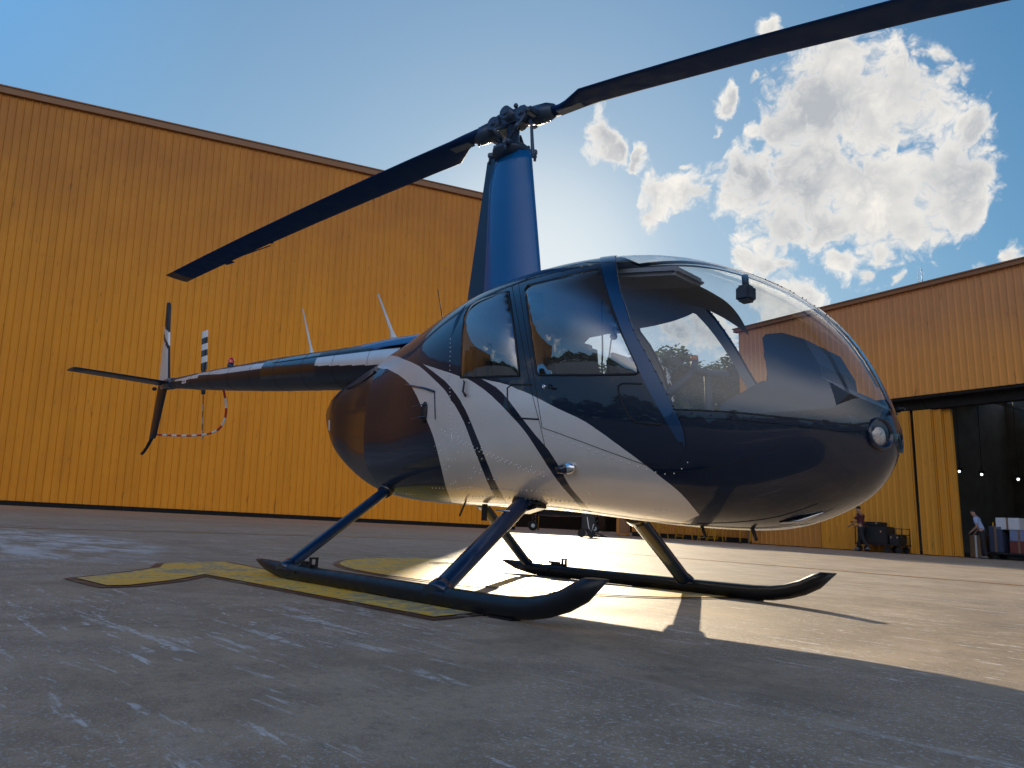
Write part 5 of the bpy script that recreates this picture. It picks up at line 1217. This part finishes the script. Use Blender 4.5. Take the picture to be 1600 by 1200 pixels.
# walker with the equipment cart, in front of the door leaves (faces left along the wall)
left = aR + math.pi
person('man in maroon T-shirt and dark trousers walking beside a loaded black cart', Rw(-7.50, .75), left, M['shirt_m'], M['trousers'], None,
       {-1: (.38, .12), 1: (-.22, .38)}, {-1: ((.10, -.25, 1.12), (.34, -.20, .98)), 1: ((.10, .25, 1.12), (.34, .22, .98))}, .05)
CT = thing('equipment_cart', 'flat black trolley loaded with black cases beside the walking man', 'cart', Rw(-7.05, .28), aR)
build('platform', MB().box((.1, 0, .30), (1.95, .62, .06), None, 0, .01), M['cart'], CT)
build('push_handle', MB().tube([(-.86, -.27, .30), (-.86, -.27, .95), (-1.04, -.27, 1.14)], .018, 8).tube([(-.86, .27, .30), (-.86, .27, .95), (-1.04, .27, 1.14)], .018, 8).tube([(-1.04, -.28, 1.14), (-1.04, .28, 1.14)], .018, 8), M['cart'], CT)
build('end_rail', MB().tube([(1.05, -.27, .30), (1.05, -.27, .92), (1.05, .27, .92), (1.05, .27, .30)], .018, 8).tube([(1.05, -.27, .70), (1.05, .27, .70)], .014, 8).tube([(.78, -.27, .92), (1.05, -.27, .92)], .014, 8), M['cart'], CT)
for x in (-.72, .44, .90):
    for y in (-.24, .24): build('wheel', MB().tube([(x, y - .025, .125), (x, y + .025, .125)], .125, 16).box((x, y, .24), (.06, .07, .08)), M['rubber'], CT)
for (cx, cy_, cz, sx, sy, sz, lb) in ((-.15, 0, .66, 1.25, .56, .66, 'large black case lying on the flat trolley'), (-.20, .0, 1.08, .78, .5, .16, 'flat black case on top of the large black case'), (.74, 0, .52, .42, .5, .38, 'small black case at the rear of the trolley')):
    p = Rw(-7.05, .28) + Matrix.Rotation(aR, 3, 'Z') @ Vector((cx, cy_, cz - sz / 2))
    cb = thing('equipment_case', lb, 'case', p, aR, 'black cases on the trolley')
    build('shell', MB().box((0, 0, sz / 2), (sx, sy, sz), None, 0, .03), M['case'], cb)
    build('lid_edge', MB().box((0, 0, sz * .72), (sx + .012, sy + .012, .025), None, 0, .004), M['cart'], cb)
    build('clasp', MB().box((sx * .3, -sy / 2 - .008, sz * .70), (.06, .02, .07)).box((-sx * .3, -sy / 2 - .008, sz * .70), (.06, .02, .07)), M['steel'], cb)
# inside the doorway
person('man in pale blue shirt and dark trousers bent over boxes in the doorway', Rw(-3.72, -.70), left + .25, M['shirt_b'], M['trousers'], None,
       {-1: (.10, .10), 1: (-.06, .1)}, {-1: ((.12, -.24, 1.12), (.26, -.20, .92)), 1: ((.12, .24, 1.12), (.30, .2, .95))}, .14)
BT = thing('box_trolley', 'low trolley carrying stacked boxes inside the dark doorway', 'cart', Rw(-3.05, -1.45), aR)
build('platform', MB().box((0, 0, .22), (1.5, .7, .06)), M['cart'], BT)
for x in (-.55, .55):
    for y in (-.25, .25): build('wheel', MB().tube([(x, y - .02, .095), (x, y + .02, .095)], .095, 12), M['rubber'], BT)
for (cx, cz, sx, sz, mm, lb) in ((.28, .25, .62, .42, 'redbox', 'dull red box at the bottom of the doorway stack'), (.30, .67, .62, .38, 'bluebox', 'blue-grey box in the middle of the doorway stack'), (-.48, .25, .44, .92, 'jeans', 'tall blue-grey box at the left of the doorway stack'), (-.06, 1.06, .78, .42, 'paperwhite', 'white wrapped box on top of the doorway stack')):
    p = Rw(-3.05, -1.45) + Matrix.Rotation(aR, 3, 'Z') @ Vector((cx, 0, cz))
    bx_ = thing('box', lb, 'box', p, aR, 'boxes on the doorway trolley'); build('carton', MB().box((0, 0, sz / 2), (sx, .55, sz), None, 0, .015), M[mm], bx_)
    build('tape', MB().box((0, 0, sz / 2), (.07, .556, sz + .006)), M['carton'], bx_)
for k, (t, o_, lb) in enumerate(((-4.28, -1.6, 'low brown carton on the floor beside the door leaves'), (-2.15, -1.9, 'wide brown carton on the floor at the right of the doorway'))):
    cx_ = thing('carton', lb, 'box', Rw(t, o_), aR, 'cartons on the hangar floor'); wd_ = (.45, 1.1)[k]
    build('box', MB().box((0, 0, .42), (wd_, .6, .8), None, 0, .015), M['carton'], cx_); build('tape', MB().box((0, 0, .42), (.07, .606, .806)), M['paperwhite'], cx_)
def stand(label, loc, rz, wd, hh, group='yellow maintenance stands', stairs=True):
    s = thing('maintenance_stand', label, 'work stand', loc, rz, group)
    b = MB()
    for x in (-wd / 2, wd / 2):
        for y in (-.35, .35): b.tube([(x, y, .06), (x, y, hh)], .028, 6)
    for y in (-.35, .35):
        for z in (hh * .5, hh, hh * .75): b.tube([(-wd / 2, y, z), (wd / 2, y, z)], .024, 6)
    for x in (-wd / 2, wd / 2): b.tube([(x, -.35, hh), (x, .35, hh)], .024, 6)
    build('frame', b, M['yellow'], s)
    build('deck', MB().box((0, 0, hh * .5), (wd, .7, .05)), M['cart'], s)
    if stairs:
        b = MB().tube([(-wd / 2 - .55, -.3, .05), (-wd / 2, -.3, hh * .5)], .028, 6).tube([(-wd / 2 - .55, .3, .05), (-wd / 2, .3, hh * .5)], .028, 6)
        for k in range(4): b.box((-wd / 2 - .55 + .55 * (k + .5) / 4, 0, .05 + (hh * .5 - .05) * (k + .5) / 4), (.14, .6, .03))
        build('stairs', b, M['yellow'], s)
    for x in (-wd / 2, wd / 2):
        for y in (-.35, .35): build('caster', MB().tube([(x, y - .02, .07), (x, y + .02, .07)], .07, 10), M['rubber'], s)
    return s
stand('yellow railed stand behind the man in pale blue', Rw(-3.75, -3.0), aR, 1.1, 1.35, stairs=False)
stand('taller yellow railed stand at the right of the doorway boxes', Rw(-2.45, -3.0), aR, 1.2, 1.5, stairs=False)
# beyond the belly: ladders along the low annex, another helicopter, tug, cabinet
def ladder(label, loc, rz, hh):
    s = thing('step_ladder', label, 'ladder', loc, rz, 'yellow ladders along the low annex')
    b = MB()
    for y in (-.28, .28): b.tube([(-.55, y, .02), (.05, y, hh)], .03, 6)
    for k in range(6): b.box((-.55 + .6 * (k + .5) / 6, 0, hh * (k + .5) / 6), (.12, .56, .03))
    build('steps', b, M['yellow'], s)
    b = MB()
    for y in (-.28, .28): b.tube([(.55, y, .02), (.05, y, hh)], .026, 6)
    b.tube([(.4, -.28, hh * .3), (.4, .28, hh * .3)], .02, 6); build('rear_frame', b, M['yellow'], s)
    build('top_platform', MB().box((.05, 0, hh + .02), (.45, .6, .05)), M['yellow'], s)
    return s
ladder('leftmost yellow step ladder seen under the nose', Rw(-19.0, .9), aR, 1.9)
ladder('yellow step ladder between two others under the nose', Rw(-16.8, .9), aR + .1, 2.1)
ladder('yellow step ladder next to the railed yellow stand under the nose', Rw(-15.3, .9), aR, 2.1)
stand('yellow railed stand with stairs under the nose, beside the ladders', Rw(-14.0, .8), aR, 1.5, 2.0)
stand('distant yellow railed stand left of the parked helicopter wheels', gp(133.6, 52), R(60), 2.1, 2.1, stairs=True)
wb = thing('white_cabinet', 'pale distant cabinet beside the yellow railed stand', 'cabinet', gp(135.0, 54), R(60)); build('body', MB().box((0, 0, .75), (.9, .6, 1.4), None, 0, .03), M['whiteclad'], wb); build('door', MB().box((0, -.31, .75), (.8, .03, 1.25)), M['paperwhite'], wb)
oc = thing('orange_cabinet', 'orange equipment cabinet standing beyond the belly of the helicopter', 'cabinet', gp(126.0, 44.5), R(45)); build('body', MB().box((0, 0, .62), (.72, .6, 1.15), None, 0, .03), M['door_o'], oc); build('door', MB().box((0, -.31, .62), (.6, .03, 1.0)), M['fascia'], oc)
build('caster', MB().tube([(-.25, -.02, .05), (-.25, .02, .05)], .05, 8).tube([(.25, -.02, .05), (.25, .02, .05)], .05, 8), M['rubber'], oc)
# dark ground power cart
TG = thing('power_cart', 'small black ground power cart parked beyond the belly', 'cart', gp(128.6, 28.5), R(38))
build('body', MB().box((0, 0, .62), (.50, .5, .72), None, 0, .05).box((-.1, 0, 1.05), (.30, .4, .16), None, 0, .03), M['case'], TG)
build('tow_bar', MB().box((.42, 0, .075), (.55, .16, .06), None, 0, .02).tube([(.2, 0, .2), (.6, 0, .09)], .02, 6), M['case'], TG)
for x, y in ((-.24, -.2), (-.24, .2), (.12, -.2), (.12, .2)): build('wheel', MB().tube([(x, y - .05, .15), (x, y + .05, .15)], .15, 14), M['rubber'], TG)
build('cable', MB().tube([(-.05, -.27, .75), (.02, -.30, .35), (.12, -.28, .22), (.2, -.27, .5)], .018, 6), M['white'], TG)
# second helicopter
H2 = thing('helicopter', 'dark wheeled helicopter parked far behind, only its wheels and belly in view', 'helicopter', gp(128.8, 46), R(225))
V = []; F = []; n = 20; st = [(-2.2, .05, 1.9, .05), (-1.9, .45, 1.9, .55), (-1.0, .75, 1.9, .85), (.5, .85, 1.9, .95), (2.0, .85, 1.85, .95), (3.2, .7, 1.7, .75), (4.0, .4, 1.5, .42), (4.3, .05, 1.4, .05)]
for x, hw, zc, hh in st:
    for k in range(n): a = 2 * math.pi * k / n; V.append((x, hw * math.cos(a), zc + hh * math.sin(a)))
F = [(i * n + k, i * n + (k + 1) % n, (i + 1) * n + (k + 1) % n, (i + 1) * n + k) for i in range(len(st) - 1) for k in range(n)]
build('fuselage', MB().add(V, F, 0, True), M['heli2'], H2)
build('tail_boom', MB().tube([(-1.5, 0, 2.2), (-4, 0, 2.4), (-6.5, 0, 2.6)], [.42, .28, .16], 14), M['heli2'], H2)
build('tail_fin', MB().prism([(-6.2, 2.4), (-6.8, 2.5), (-7.3, 3.7), (-6.9, 3.7)], -.04, .04, Mxz), M['heli2'], H2)
build('rotor_mast', MB().tube([(.5, 0, 2.7), (.5, 0, 3.5)], [.35, .12], 12), M['heli2'], H2)
for k in range(4):
    a = k * math.pi / 2 + .5; build('rotor_blade', MB().box((.5 + 2.6 * math.cos(a), 2.6 * math.sin(a), 3.42), (5.0, .28, .03), Matrix.Rotation(a, 3, 'Z')), M['blade'], H2)
build('windshield', MB().ball((2.9, 0, 1.95), .8, 14, 0, (1.1, .9, .75)), M['glassd'], H2)
for x, y in ((3.2, 0), (-.4, -1.15), (-.4, 1.15)):
    wl = build('wheel', MB()._lathe((x, y - .11, .30), (0, 1, 0), [(0, .12), (.0, .24), (.03, .29), (.11, .30), (.19, .29), (.22, .24), (.22, .12)], 18), M['rubber'], H2)
    build('rim', MB().tube([(x, y - .115, .30), (x, y + .115, .30)], .12, 14), M['steel'], wl)
    build('gear_leg', MB().tube([(x, y, .32), (x, y * .8, .8), (x + .1, y * .55, 1.35)], .06, 10).tube([(x - .5, y * .6, 1.2), (x, y, .5)], .035, 8), M['cart'], H2)
